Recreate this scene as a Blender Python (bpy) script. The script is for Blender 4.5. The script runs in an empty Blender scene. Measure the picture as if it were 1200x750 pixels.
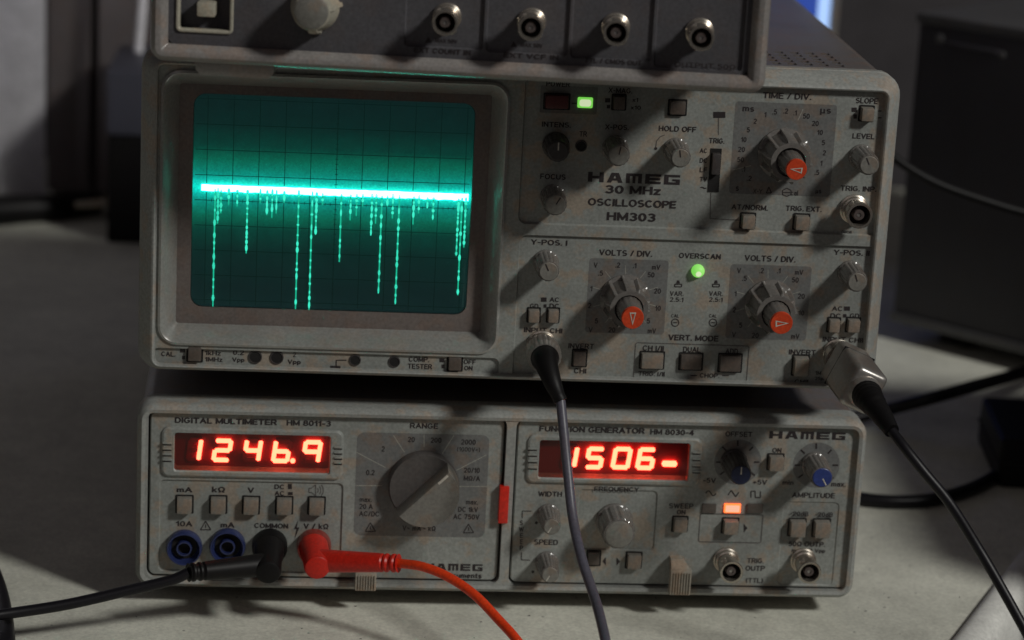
import bpy, bmesh, math, random
from mathutils import Matrix, Vector, noise
random.seed(7)
C = bpy.context.scene.collection
S = bpy.context.scene

# ------------------------------------------------------------------ camera, world, light, exposure
CAM_POS = Vector((0.0664918, -0.939542, 0.285638))
def _rot(a, b, c):
    return Matrix.Rotation(b, 3, 'Z') @ Matrix.Rotation(a, 3, 'X') @ Matrix.Rotation(c, 3, 'Z')
CAM_ROT = _rot(1.30207947, -0.0797538818, 0.0528669278)
FPX = 3011.145
cam = bpy.data.cameras.new('camera'); co = bpy.data.objects.new('camera', cam); C.objects.link(co)
co.matrix_world = Matrix.Translation(CAM_POS) @ CAM_ROT.to_4x4()
cam.sensor_width = 36.0; cam.lens = FPX / 1200 * 36; cam.clip_start = 0.02; cam.clip_end = 50
cam.dof.use_dof = True; cam.dof.focus_distance = 0.955; cam.dof.aperture_fstop = 10
S.camera = co
W = bpy.data.worlds.new('World'); S.world = W; W.use_nodes = True
wb = W.node_tree.nodes['Background']; wb.inputs[0].default_value = (0.95, 0.84, 0.90, 1); wb.inputs[1].default_value = 0.028
LT = Vector((-1.12, 1.0, -1.10)).normalized()
ld = bpy.data.lights.new('desk_lamp', 'AREA'); ld.shape = 'DISK'; ld.size = 0.55; ld.energy = 82; ld.color = (1.0, 0.985, 0.93)
lo = bpy.data.objects.new('desk_lamp', ld); C.objects.link(lo)
lo.location = Vector((0.15, 0, 0.06)) - LT * 4.0
lo.rotation_euler = LT.to_track_quat('-Z', 'Y').to_euler()
fd = bpy.data.lights.new('front_fill', 'AREA'); fd.shape = 'DISK'; fd.size = 1.4; fd.energy = 1.0; fd.color = (1.0, 0.86, 0.86)  # added warm fill from the front, no visible source
fo = bpy.data.objects.new('front_fill', fd); C.objects.link(fo); fo.location = (-.3, -1.9, 1.1); fo.rotation_euler = (Vector((.14, 0, 0)) - fo.location).to_track_quat('-Z', 'Y').to_euler()
sd = bpy.data.lights.new('curtain_fill', 'SPOT'); sd.energy = 6; sd.color = (0.90, 0.90, 1.0); sd.spot_size = math.radians(36); sd.spot_blend = .6; sd.shadow_soft_size = .08  # added cool spot to brighten the curtain, no visible source
so = bpy.data.objects.new('curtain_fill', sd); C.objects.link(so); so.location = (-.62, .05, .12)
so.rotation_euler = (Vector((-.27, .67, .17)) - so.location).to_track_quat('-Z', 'Y').to_euler()
S.view_settings.view_transform = 'Standard'; S.view_settings.look = 'None'
S.view_settings.exposure = 0; S.view_settings.gamma = 1
S.cycles.max_bounces = 8
TABLE = -0.0963

# ------------------------------------------------------------------ materials
def newmat(name):
    m = bpy.data.materials.new(name); m.use_nodes = True
    return m, m.node_tree.nodes, m.node_tree.links, m.node_tree.nodes['Principled BSDF']
def plastic(name, col, rough=0.45, mott=0.5, warm=(1.22, 0.92, 0.74), grain=0.08, bump=0.16, spec=0.5, dirt=0.35):
    m, N, L, b = newmat(name)
    tc = N.new('ShaderNodeTexCoord')
    n1 = N.new('ShaderNodeTexNoise'); n1.inputs['Scale'].default_value = 120; n1.inputs['Detail'].default_value = 5; n1.inputs['Roughness'].default_value = 0.62
    n2 = N.new('ShaderNodeTexNoise'); n2.inputs['Scale'].default_value = 900; n2.inputs['Detail'].default_value = 2
    n3 = N.new('ShaderNodeTexNoise'); n3.inputs['Scale'].default_value = 18; n3.inputs['Detail'].default_value = 6; n3.inputs['Roughness'].default_value = 0.7
    for n in (n1, n2, n3): L.new(tc.outputs['Object'], n.inputs['Vector'])
    r1 = N.new('ShaderNodeMapRange'); r1.inputs[1].default_value = 0.50; r1.inputs[2].default_value = 0.60
    L.new(n1.outputs[0], r1.inputs[0])
    mu = N.new('ShaderNodeMath'); mu.operation = 'MULTIPLY'; mu.inputs[1].default_value = mott; L.new(r1.outputs[0], mu.inputs[0])
    mx = N.new('ShaderNodeMix'); mx.data_type = 'RGBA'
    mx.inputs['A'].default_value = (*col, 1); mx.inputs['B'].default_value = (*[c * w for c, w in zip(col, warm)], 1)
    L.new(mu.outputs[0], mx.inputs['Factor'])
    g = N.new('ShaderNodeMapRange'); g.inputs[3].default_value = 1 - grain * 2.2; g.inputs[4].default_value = 1 + grain * 2.2
    g.inputs[1].default_value = 0.25; g.inputs[2].default_value = 0.75
    L.new(n2.outputs[0], g.inputs[0])
    d = N.new('ShaderNodeMapRange'); d.inputs[1].default_value = 0.35; d.inputs[2].default_value = 0.7
    d.inputs[3].default_value = 1 + dirt * .25; d.inputs[4].default_value = 1 - dirt * .5; L.new(n3.outputs[0], d.inputs[0])
    m2 = N.new('ShaderNodeMath'); m2.operation = 'MULTIPLY'; L.new(g.outputs[0], m2.inputs[0]); L.new(d.outputs[0], m2.inputs[1])
    v = N.new('ShaderNodeVectorMath'); v.operation = 'SCALE'; L.new(mx.outputs['Result'], v.inputs[0]); L.new(m2.outputs[0], v.inputs['Scale'])
    L.new(v.outputs[0], b.inputs['Base Color'])
    b.inputs['Roughness'].default_value = rough; b.inputs['Specular IOR Level'].default_value = spec
    bp = N.new('ShaderNodeBump'); bp.inputs['Strength'].default_value = bump; bp.inputs['Distance'].default_value = 0.0002
    L.new(n2.outputs[0], bp.inputs['Height']); L.new(bp.outputs[0], b.inputs['Normal'])
    return m
def metal(name, col, rough=0.3, mt=.85):
    m = plastic(name, col, rough, mott=0.4, grain=0.05, bump=0.1); m.node_tree.nodes['Principled BSDF'].inputs['Metallic'].default_value = mt
    return m
def emit(name, col, s, base=(0.02, 0.02, 0.02)):
    m, N, L, b = newmat(name); b.inputs['Base Color'].default_value = (*base, 1)
    b.inputs['Emission Color'].default_value = (*col, 1); b.inputs['Emission Strength'].default_value = s
    return m
def pane_mat(name, tint, rough=0.08, f=1.45):
    m, N, L, b = newmat(name); N.remove(b)
    o = [n for n in N if n.type == 'OUTPUT_MATERIAL'][0]
    t = N.new('ShaderNodeBsdfTransparent'); t.inputs[0].default_value = (*tint, 1)
    g = N.new('ShaderNodeBsdfGlossy'); g.inputs['Roughness'].default_value = rough; g.inputs[0].default_value = (1, 1, 1, 1)
    fr = N.new('ShaderNodeFresnel'); fr.inputs[0].default_value = f
    x = N.new('ShaderNodeMixShader'); L.new(fr.outputs[0], x.inputs[0]); L.new(t.outputs[0], x.inputs[1]); L.new(g.outputs[0], x.inputs[2])
    L.new(x.outputs[0], o.inputs[0]); return m

M = dict(
    panel=plastic('aged_grey_panel', (0.258, 0.272, 0.256), 0.5, mott=0.7, dirt=.55),
    frame=plastic('aged_grey_frame', (0.29, 0.30, 0.285), 0.55, mott=0.6),
    bezel=plastic('glossy_grey_bezel', (0.25, 0.255, 0.24), 0.24, mott=0.3, spec=1.0, bump=.05),
    mask=plastic('brown_screen_mask', (0.160, 0.135, 0.125), 0.5, mott=0.3),
    plate=plastic('printed_grey_area', (0.152, 0.155, 0.152), 0.5, mott=0.6),
    line=plastic('printed_pale_line', (0.30, 0.30, 0.27), 0.5, mott=0.2),
    thin=plastic('printed_grey_line', (0.10, 0.095, 0.09), 0.5, mott=0.2),
    case=plastic('brown_grey_case', (0.15, 0.135, 0.13), 0.42, mott=0.5, spec=0.5),
    ink=plastic('dark_ink', (0.022, 0.016, 0.018), 0.6, mott=0.1, grain=0.05),
    knob=plastic('grey_knob', (0.165, 0.155, 0.145), 0.24, mott=0.4, spec=0.8),
    skirt=plastic('dial_skirt', (0.085, 0.078, 0.075), 0.38, mott=0.3),
    dknob=plastic('dark_grey_knob', (0.055, 0.05, 0.05), 0.35, mott=0.3),
    cap=plastic('knob_cap', (0.20, 0.195, 0.175), 0.5, mott=0.5),
    button=plastic('beige_button', (0.22, 0.205, 0.18), 0.4, mott=0.6),
    dbutton=plastic('brown_button', (0.095, 0.08, 0.07), 0.4, mott=0.3),
    redb=plastic('dark_red_button', (0.10, 0.02, 0.02), 0.4, mott=0.1),
    red=plastic('orange_red_cap', (0.60, 0.062, 0.018), 0.42, mott=0.15, spec=0.4),
    redplug=plastic('red_plug', (0.56, 0.018, 0.008), 0.4, mott=0.1, spec=0.4, bump=0.1),
    orange=plastic('orange_red_cable', (0.78, 0.055, 0.010), 0.42, mott=0.1, spec=0.35, bump=0.1),
    blue=plastic('blue_cap', (0.030, 0.052, 0.21), 0.4, mott=0.1),
    dblue=plastic('dark_blue_cap', (0.02, 0.028, 0.075), 0.4, mott=0.1),
    bluejack=plastic('blue_jack', (0.022, 0.032, 0.105), 0.25, mott=0.1),
    redjack=plastic('red_jack', (0.25, 0.03, 0.02), 0.3, mott=0.1),
    black=plastic('black_plastic', (0.006, 0.0055, 0.006), 0.5, mott=0.2, spec=0.22),
    hole=plastic('black_hole', (0.006, 0.005, 0.005), 0.8, mott=0.0),
    cable=plastic('black_cable', (0.007, 0.0065, 0.009), 0.42, mott=0.2, bump=0.15, spec=0.3),
    gcable=plastic('grey_cable', (0.095, 0.092, 0.12), 0.42, mott=0.2, bump=0.15),
    metal=metal('nickel', (0.50, 0.46, 0.40), 0.27),
    dmetal=metal('worn_nickel', (0.42, 0.40, 0.375), 0.32, .7),
    insul=plastic('socket_insulator', (0.09, 0.07, 0.065), 0.5, mott=0.1),
    white=plastic('white_mark', (0.55, 0.52, 0.46), 0.5, mott=0.1),
    upanel=plastic('dark_grey_panel', (0.078, 0.076, 0.084), 0.5, mott=0.2),
    uframe=plastic('dull_grey_frame', (0.25, 0.235, 0.225), 0.3, mott=0.4, spec=0.7),
    urim=plastic('pale_rim', (0.40, 0.38, 0.31), 0.4, mott=0.4),
    dkred=plastic('red_display_backing', (0.20, 0.002, 0.001), 0.45, mott=0.0, grain=0.0, dirt=0, bump=0),
    clip=plastic('ribbed_clip', (0.30, 0.275, 0.23), 0.45, mott=0.6),
)
bb_ = M['bezel'].node_tree.nodes['Principled BSDF']; bb_.inputs['Coat Weight'].default_value = 1; bb_.inputs['Coat Roughness'].default_value = .34; bb_.inputs['Coat IOR'].default_value = 1.8
M['digit'] = emit('lit_digit', (1.0, 0.20, 0.125), 14)
M['digit2'] = emit('lit_digit_bright', (1.0, 0.145, 0.09), 20)
M['led_green'] = emit('green_led', (0.22, 0.80, 0.10), 0.75, (0.3, 0.4, 0.2))
M['led_greenhot'] = emit('green_led_core', (0.62, 0.72, 0.45), 0.9, (0.3, 0.4, 0.2))
M['led_orange'] = emit('orange_led', (1.0, 0.13, 0.025), 2.6)
M['ghost'] = plastic('unlit_segment', (.30, .02, .015), .4, mott=0, grain=0, dirt=0, bump=0)
M['led_core'] = emit('orange_led_core', (1.0, .52, .34), .95)
M['redtab'] = plastic('red_tab', (0.62, 0.022, 0.01), 0.35, mott=0.1)
M['trace'] = emit('phosphor_trace', (0.042, 1.0, 0.74), 36.0)
M['spike'] = emit('phosphor_spike', (0.02, 1.0, 0.62), 0.50)
M['bead'] = emit('phosphor_bead', (0.06, 1.0, 0.70), 0.92)
M['gratic'] = emit('graticule_line', (0, 0.02, 0.015), 0.6, (0.004, 0.012, 0.01))
M['redpane'] = pane_mat('red_filter_pane', (.62, .28, .22))
M['glass'] = pane_mat('screen_glass', (0.95, 1.0, 0.98), 0.12)

# ------------------------------------------------------------------ object helpers
def link(o, parent=None, loc=None):
    C.objects.link(o)
    if parent: o.parent = parent
    if loc is not None: o.location = loc
    return o
def obj(name, bm, m, parent=None, loc=None, smooth=True, angle=35):
    if isinstance(bm, bmesh.types.BMesh):
        me = bpy.data.meshes.new(name)
        bmesh.ops.recalc_face_normals(bm, faces=bm.faces)
        bm.to_mesh(me); bm.free()
        me.materials.append(m)
        if smooth:
            me.polygons.foreach_set('use_smooth', [True] * len(me.polygons))
            me.set_sharp_from_angle(angle=math.radians(angle))
    else: me = bm
    o = bpy.data.objects.new(name, me)
    return link(o, parent, loc)
def tag(o, label=None, cat=None, group=None, kind=None):
    for k, v in (('label', label), ('category', cat), ('group', group), ('kind', kind)):
        if v: o[k] = v
    return o
def thing(name, label, cat, loc=(0, 0, 0), rz=0, group=None):
    o = bpy.data.objects.new(name, None); C.objects.link(o); o.location = loc; o.rotation_euler = (0, 0, rz)
    o.empty_display_size = 0.02
    return tag(o, label, cat, group)
def merge(bm, other):
    me = bpy.data.meshes.new('tmp'); other.to_mesh(me); other.free(); bm.from_mesh(me); bpy.data.meshes.remove(me); return bm
def box(bm, x0, x1, y0, y1, z0, z1, bev=0, seg=2):
    b = bmesh.new()
    bmesh.ops.create_cube(b, size=1, matrix=Matrix.Translation(((x0 + x1) / 2, (y0 + y1) / 2, (z0 + z1) / 2)) @ Matrix.Diagonal((x1 - x0, y1 - y0, z1 - z0, 1)))
    if bev: bmesh.ops.bevel(b, geom=b.edges[:], offset=bev, segments=seg, affect='EDGES', profile=0.6)
    return merge(bm, b)
def boxm(x0, x1, y0, y1, z0, z1, bev=0, seg=2): return box(bmesh.new(), x0, x1, y0, y1, z0, z1, bev, seg)
def rr(x0, x1, z0, z1, r, n=6):
    pts = []
    r = max(r, 1e-5)
    for cx, cz, a0 in ((x1 - r, z1 - r, 0), (x0 + r, z1 - r, 90), (x0 + r, z0 + r, 180), (x1 - r, z0 + r, 270)):
        for i in range(n + 1):
            a = math.radians(a0 + 90 * i / n); pts.append((cx + r * math.cos(a), cz + r * math.sin(a)))
    return pts
def loft(bm, loops, cap0=True, cap1=True, close=False):
    vs = [[bm.verts.new(p) for p in lp] for lp in loops]
    n = len(vs[0])
    pairs = list(zip(vs, vs[1:])) + ([(vs[-1], vs[0])] if close else [])
    for a, b in pairs:
        for i in range(n):
            j = (i + 1) % n; bm.faces.new((a[i], a[j], b[j], b[i]))
    if not close:
        if cap0: bm.faces.new(vs[0])
        if cap1: bm.faces.new(vs[-1][::-1])
    return bm
def rrloops(x0, x1, z0, z1, r, prof, n=6):
    return [[(x, y, z) for x, z in rr(x0 + d, x1 - d, z0 + d, z1 - d, max(r - d, 0.0004), n)] for d, y in prof]
def lathe(bm, prof, n=40, rad=None, cx=0, cz=0, cap=True):
    """revolve (r, h) about -y; h is the height off the panel; rad(theta, k) scales the radius"""
    loops = []
    for k, (r, h) in enumerate(prof):
        lp = []
        for i in range(n):
            a = 2 * math.pi * i / n; q = r * (rad(a, k) if rad else 1)
            lp.append((cx + q * math.cos(a), -h, cz + q * math.sin(a)))
        loops.append(lp)
    return loft(bm, loops, cap, cap)
def catmull(P, n=10):
    P = [Vector(p) for p in P]; Q = [P[0] * 2 - P[1]] + P + [P[-1] * 2 - P[-2]]; out = []
    for i in range(1, len(Q) - 2):
        a, b, c, d = Q[i - 1:i + 3]
        for k in range(n):
            t = k / n
            out.append(0.5 * ((2 * b) + (c - a) * t + (2 * a - 5 * b + 4 * c - d) * t * t + (3 * b - a - 3 * c + d) * t ** 3))
    out.append(P[-1]); return out
def tube(bm, pts, rad, n=14, smooth=10, cap=True):
    pts = catmull(pts, smooth) if smooth else [Vector(p) for p in pts]
    m = len(pts); up = Vector((0.13, 0.2, 1)).normalized(); loops = []
    for i, p in enumerate(pts):
        t = (pts[min(i + 1, m - 1)] - pts[max(i - 1, 0)]).normalized()
        u = (up - t * up.dot(t)).normalized(); w = t.cross(u); up = u
        r = rad(i / (m - 1)) if callable(rad) else rad
        loops.append([p + (u * math.cos(2 * math.pi * k / n) + w * math.sin(2 * math.pi * k / n)) * r for k in range(n)])
    return loft(bm, loops, cap, cap)
def seglist(bm, a, b, sections, n=24, rad=None):
    """a straight turned piece from a to b: sections = (fraction, radius)"""
    a, b = Vector(a), Vector(b); t = (b - a).normalized(); u = t.orthogonal().normalized(); w = t.cross(u)
    loops = [[a + (b - a) * f + (u * math.cos(2 * math.pi * k / n) + w * math.sin(2 * math.pi * k / n)) * r * (rad(k) if rad else 1) for k in range(n)] for f, r in sections]
    return loft(bm, loops)
def boolean_cut(bm, cutter):
    a = bpy.data.meshes.new('a'); bmesh.ops.recalc_face_normals(bm, faces=bm.faces); bm.to_mesh(a); bm.free()
    b = bpy.data.meshes.new('b'); bmesh.ops.recalc_face_normals(cutter, faces=cutter.faces); cutter.to_mesh(b); cutter.free()
    oa = bpy.data.objects.new('a', a); ob = bpy.data.objects.new('b', b); C.objects.link(oa); C.objects.link(ob)
    md = oa.modifiers.new('x', 'BOOLEAN'); md.object = ob; md.operation = 'DIFFERENCE'; md.solver = 'EXACT'
    dg = bpy.context.evaluated_depsgraph_get()
    me = bpy.data.meshes.new_from_object(oa.evaluated_get(dg))
    r = bmesh.new(); r.from_mesh(me)
    for o in (oa, ob): bpy.data.objects.remove(o)
    for d in (a, b, me): bpy.data.meshes.remove(d)
    return r

# unprojection onto a plane of a device (the photograph measured on its real front plane)
def ray(px, py):
    return CAM_ROT @ Vector(((px - 600) / FPX, -(py - 375) / FPX, -1))
def atz(px, py, z):
    d = ray(px, py); return CAM_POS + d * ((z - CAM_POS.z) / d.z)
def aty(px, py, y):
    d = ray(px, py); return CAM_POS + d * ((y - CAM_POS.y) / d.y)
class Dev:
    def __init__(s, root, y):
        s.root = root; s.y = y
        s.inv = (Matrix.Translation(root.location) @ Matrix.Rotation(root.rotation_euler[2], 4, 'Z')).inverted()
        s.ink = bmesh.new(); s.fine = bmesh.new(); s.pale = bmesh.new()
    def P(s, px, py, y=None):
        y = s.y if y is None else y
        o = s.inv @ CAM_POS; d = s.inv.to_3x3() @ ray(px, py)
        return o + d * ((y - o.y) / d.y)
    def sc(s, px, py, y=None):
        c = s.P(px, py, y); a = s.P(px + 10, py, y); b = s.P(px, py + 10, y)
        return (a.x - c.x) / 10, (c.z - b.z) / 10
    def rect(s, x0, y0, x1, y1, y=None):
        """centre-based rectangle from photo px; returns local x0,x1,z0,z1"""
        cx, cy = (x0 + x1) / 2, (y0 + y1) / 2; c = s.P(cx, cy, y); sx, sz = s.sc(cx, cy, y)
        return c.x - (x1 - x0) / 2 * sx, c.x + (x1 - x0) / 2 * sx, c.z - (y1 - y0) / 2 * sz, c.z + (y1 - y0) / 2 * sz
INKZ = 0.00012
def arc(cx, cy, rx, ry, a0, a1, n=9):
    return [(cx + rx * math.cos(math.radians(a0 + (a1 - a0) * i / n)), cy + ry * math.sin(math.radians(a0 + (a1 - a0) * i / n))) for i in range(n + 1)]
_b = lambda x, w, y0, y1: [(x, y1)] + arc(w - .24, (y0 + y1) / 2, .24, (y1 - y0) / 2, 90, -90) + [(x, y0)]
F = {  # centre lines of a plain heavy grotesque, cap height 1: (width, strokes)
 'A': (.70, [[(0, 0), (.35, 1), (.70, 0)], [(.13, .33), (.57, .33)]]), 'B': (.6, [[(0, 0), (0, 1)], _b(0, .57, .52, 1), _b(0, .62, 0, .52)]),
 'C': (.66, [arc(.34, .5, .34, .5, 42, 318, 16)]), 'D': (.64, [[(0, 0), (0, 1)], [(0, 1), (.28, 1)] + arc(.28, .5, .36, .5, 90, -90, 12) + [(0, 0)]]),
 'E': (.52, [[(.52, 1), (0, 1), (0, 0), (.52, 0)], [(0, .52), (.47, .52)]]), 'F': (.50, [[(.50, 1), (0, 1), (0, 0)], [(0, .5), (.44, .5)]]),
 'G': (.70, [arc(.35, .5, .35, .5, 42, 330, 16) + [(.68, .46), (.40, .46)]]), 'H': (.62, [[(0, 0), (0, 1)], [(.62, 0), (.62, 1)], [(0, .52), (.62, .52)]]),
 'I': (.0, [[(0, 0), (0, 1)]]), 'K': (.62, [[(0, 0), (0, 1)], [(.60, 1), (0, .36)], [(.22, .6), (.62, 0)]]), 'L': (.48, [[(0, 1), (0, 0), (.48, 0)]]),
 'M': (.78, [[(0, 0), (0, 1), (.39, .12), (.78, 1), (.78, 0)]]), 'N': (.62, [[(0, 0), (0, 1), (.62, 0), (.62, 1)]]), 'O': (.72, [arc(.36, .5, .36, .5, 0, 360, 22)]),
 'P': (.58, [[(0, 0), (0, 1)], _b(0, .60, .46, 1)]), 'Q': (.72, [arc(.36, .5, .36, .5, 0, 360, 22), [(.45, .25), (.72, -.02)]]), 'R': (.62, [[(0, 0), (0, 1)], _b(0, .60, .48, 1), [(.34, .48), (.62, 0)]]),
 'S': (.58, [arc(.29, .755, .27, .245, 35, 262, 10) + arc(.29, .255, .29, .255, 85, -145, 10)]), 'T': (.60, [[(0, 1), (.60, 1)], [(.30, 1), (.30, 0)]]),
 'U': (.62, [[(0, 1), (0, .31)] + arc(.31, .31, .31, .31, 180, 360, 12) + [(.62, 1)]]), 'V': (.66, [[(0, 1), (.33, 0), (.66, 1)]]), 'W': (.96, [[(0, 1), (.24, 0), (.48, .9), (.72, 0), (.96, 1)]]),
 'X': (.62, [[(0, 0), (.62, 1)], [(0, 1), (.62, 0)]]), 'Y': (.64, [[(0, 1), (.32, .45), (.64, 1)], [(.32, .45), (.32, 0)]]), 'Z': (.58, [[(0, 1), (.58, 1), (0, 0), (.58, 0)]]),
 '0': (.52, [arc(.26, .5, .26, .5, 0, 360, 20)]), '1': (.26, [[(0, .76), (.24, 1), (.24, 0)]]), '2': (.52, [arc(.26, .73, .26, .27, 165, -30, 9) + [(0, 0), (.54, 0)]]),
 '3': (.52, [arc(.24, .76, .25, .24, 150, -90, 9) + arc(.24, .27, .28, .27, 88, -150, 9)]), '4': (.56, [[(.42, 0), (.42, 1), (0, .28), (.58, .28)]]),
 '5': (.52, [[(.48, 1), (.08, 1), (.03, .52)] + arc(.25, .33, .28, .31, 130, -150, 11)]), '6': (.52, [arc(.30, .6, .30, .40, 50, 180, 7) + [(0, .35)], arc(.27, .31, .27, .31, 0, 360, 16)]),
 '7': (.52, [[(0, 1), (.52, 1), (.2, 0)]]), '8': (.52, [arc(.26, .76, .23, .24, 0, 360, 14), arc(.26, .27, .28, .27, 0, 360, 14)]), '9': (.52, [arc(.25, .69, .25, .31, 0, 360, 16), [(.5, .66)] + arc(.22, .4, .28, .40, 0, -130, 7)]),
 'a': (.42, [arc(.21, .24, .21, .24, 0, 360, 14), [(.43, .66), (.43, 0)], arc(.21, .45, .22, .21, 150, 0, 6)]), 'c': (.42, [arc(.24, .33, .24, .33, 50, 310, 12)]), 'd': (.46, [arc(.22, .33, .22, .33, 0, 360, 14), [(.46, 1), (.46, 0)]]),
 'e': (.46, [[(.02, .34), (.45, .34)] + arc(.23, .33, .23, .33, 5, 310, 13)]), 'i': (.0, [[(0, 0), (0, .66)], [(0, .92), (0, 1)]]), 'k': (.42, [[(0, 0), (0, 1)], [(.38, .66), (0, .26)], [(.14, .4), (.42, 0)]]), 'l': (.0, [[(0, 0), (0, 1)]]),
 'm': (.70, [[(0, 0), (0, .66)], [(0, .45)] + arc(.17, .45, .175, .21, 180, 0, 8) + [(.35, 0)], [(.35, .45)] + arc(.525, .45, .175, .21, 180, 0, 8) + [(.70, 0)]]),
 'n': (.40, [[(0, 0), (0, .66)], [(0, .44)] + arc(.2, .44, .2, .22, 180, 0, 8) + [(.40, 0)]]), 'p': (.46, [[(0, .66), (0, -.28)], arc(.24, .33, .23, .33, 0, 360, 14)]), 'r': (.26, [[(0, 0), (0, .66)], [(0, .42)] + arc(.22, .42, .22, .22, 180, 80, 5)]),
 's': (.38, [arc(.19, .49, .17, .165, 30, 262, 8) + arc(.19, .165, .19, .165, 85, -145, 8)]), 't': (.26, [[(.1, .9), (.1, .1), (.26, 0)], [(0, .66), (.26, .66)]]), 'u': (.40, [[(0, .66), (0, .2)] + arc(.2, .2, .2, .2, 180, 360, 8) + [(.40, .66)], [(.40, .2), (.40, 0)]]),
 'x': (.40, [[(0, 0), (.40, .66)], [(0, .66), (.40, 0)]]), 'z': (.38, [[(0, .66), (.38, .66), (0, 0), (.38, 0)]]), 'B_': (.0, []),
 '.': (.0, [[(0, 0), (0, .04)]]), ':': (.0, [[(0, .1), (0, .14)], [(0, .55), (0, .59)]]), '/': (.34, [[(0, 0), (.34, 1)]]), '-': (.28, [[(0, .42), (.28, .42)]]), '–': (.40, [[(0, .42), (.40, .42)]]), '+': (.44, [[(0, .42), (.44, .42)], [(.22, .64), (.22, .20)]]),
 '(': (.2, [arc(.34, .45, .32, .66, 118, 242, 8)]), ')': (.2, [arc(-.14, .45, .32, .66, 62, -62, 8)]), '=': (.40, [[(0, .3), (.40, .3)], [(0, .56), (.40, .56)]]), '~': (.5, [[(x / 10 * .5, .45 + .14 * math.sin(x * .628)) for x in range(11)]]),
 'Ω': (.68, [[(0, 0), (.2, 0), (.2, .12)] + arc(.34, .58, .33, .42, 245, -65, 14) + [(.48, .12), (.48, 0), (.68, 0)]]), 'µ': (.46, [[(0, .66), (0, -.28)], [(0, .2)] + arc(.2, .2, .2, .2, 180, 360, 8) + [(.40, .66)], [(.40, .2), (.44, 0)]]),
}
def glyphs(txt, bold):
    """flat print drawn as strokes; every stroke segment is its own little quad, mitred by overlap"""
    t = .13 + bold * 3.4; sp = .30; x = 0; b = bmesh.new(); k = 0
    for ch in txt:
        if ch == ' ': x += .42; continue
        w, strokes = F.get(ch, F['-'])
        for st in strokes:
            for (ax, ay), (bx, by) in zip(st, st[1:]):
                d = Vector((bx - ax, by - ay)); L_ = d.length
                if L_ < 1e-6: continue
                d /= L_; n = Vector((-d.y, d.x)) * t / 2; e = d * t * .42 if len(st) < 7 else d * t * .12; k += 1
                p, q = Vector((ax + x, ay)) - e, Vector((bx + x, by)) + e
                b.faces.new([b.verts.new((v.x, v.y, k * .004)) for v in (p + n, p - n, q - n, q + n)])
        x += w + sp
    return b
def T(D, txt, x0, x1, yc, h, bold=0.02, y=None, bm=None, keep=False, up=0.0):
    g = glyphs(txt, bold)
    if not g.verts: return
    ax = min(v.co.x for v in g.verts); bx = max(v.co.x for v in g.verts); ay = min(v.co.y for v in g.verts); by = max(v.co.y for v in g.verts)
    c = D.P((x0 + x1) / 2, yc, y); sx, sz = D.sc((x0 + x1) / 2, yc, y)
    w = (x1 - x0) * sx; hh = h * sz
    if keep: w = (bx - ax) / max(by - ay, 1e-6) * hh
    for v in g.verts:
        v.co = Vector((c.x + ((v.co.x - ax) / (bx - ax) - .5) * w, c.y - INKZ - up - v.co.z * .0002, c.z + ((v.co.y - ay) / (by - ay) - .5) * hh))
    merge(bm if bm is not None else D.ink, g)
def TC(D, txt, x, y, h=6, bold=0.012, **k): T(D, txt, x - 3, x + 3, y, h, bold, keep=True, **k)
def poly(bm, pts):
    bm.faces.new([bm.verts.new(p) for p in pts])
def line(D, pts, w=1.1, bm=None, y=None, lift=INKZ):
    bm = bm if bm is not None else D.fine
    Q = [D.P(px, py, y) for px, py in pts]; sx, _ = D.sc(pts[0][0], pts[0][1], y); h = w * sx / 2
    for a, b in zip(Q, Q[1:]):
        t = Vector((b.x - a.x, b.z - a.z))
        if t.length < 1e-7: continue
        t.normalize(); n = Vector((-t.y, t.x)) * h
        poly(bm, [(a.x + n.x, a.y - lift, a.z + n.y), (a.x - n.x, a.y - lift, a.z - n.y), (b.x - n.x, b.y - lift, b.z - n.y), (b.x + n.x, b.y - lift, b.z + n.y)])
def dot(D, px, py, r, bm=None, n=14):
    c = D.P(px, py); sx, _ = D.sc(px, py)
    poly(bm if bm is not None else D.ink, [(c.x + r * sx * math.cos(2 * math.pi * i / n), c.y - INKZ, c.z + r * sx * math.sin(2 * math.pi * i / n)) for i in range(n)])
def fillpx(D, pts, bm=None):
    Q = [D.P(a, b) for a, b in pts]; poly(bm if bm is not None else D.ink, [(q.x, q.y - INKZ, q.z) for q in Q])
def warn_tri(D, px, py, r=6):
    a, b, c = (px, py - r), (px - r, py + r * .7), (px + r, py + r * .7)
    line(D, [a, b, c, a], 1.2, D.ink); line(D, [(px, py - r * .35), (px, py + r * .3)], 1.2, D.ink)
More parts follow.
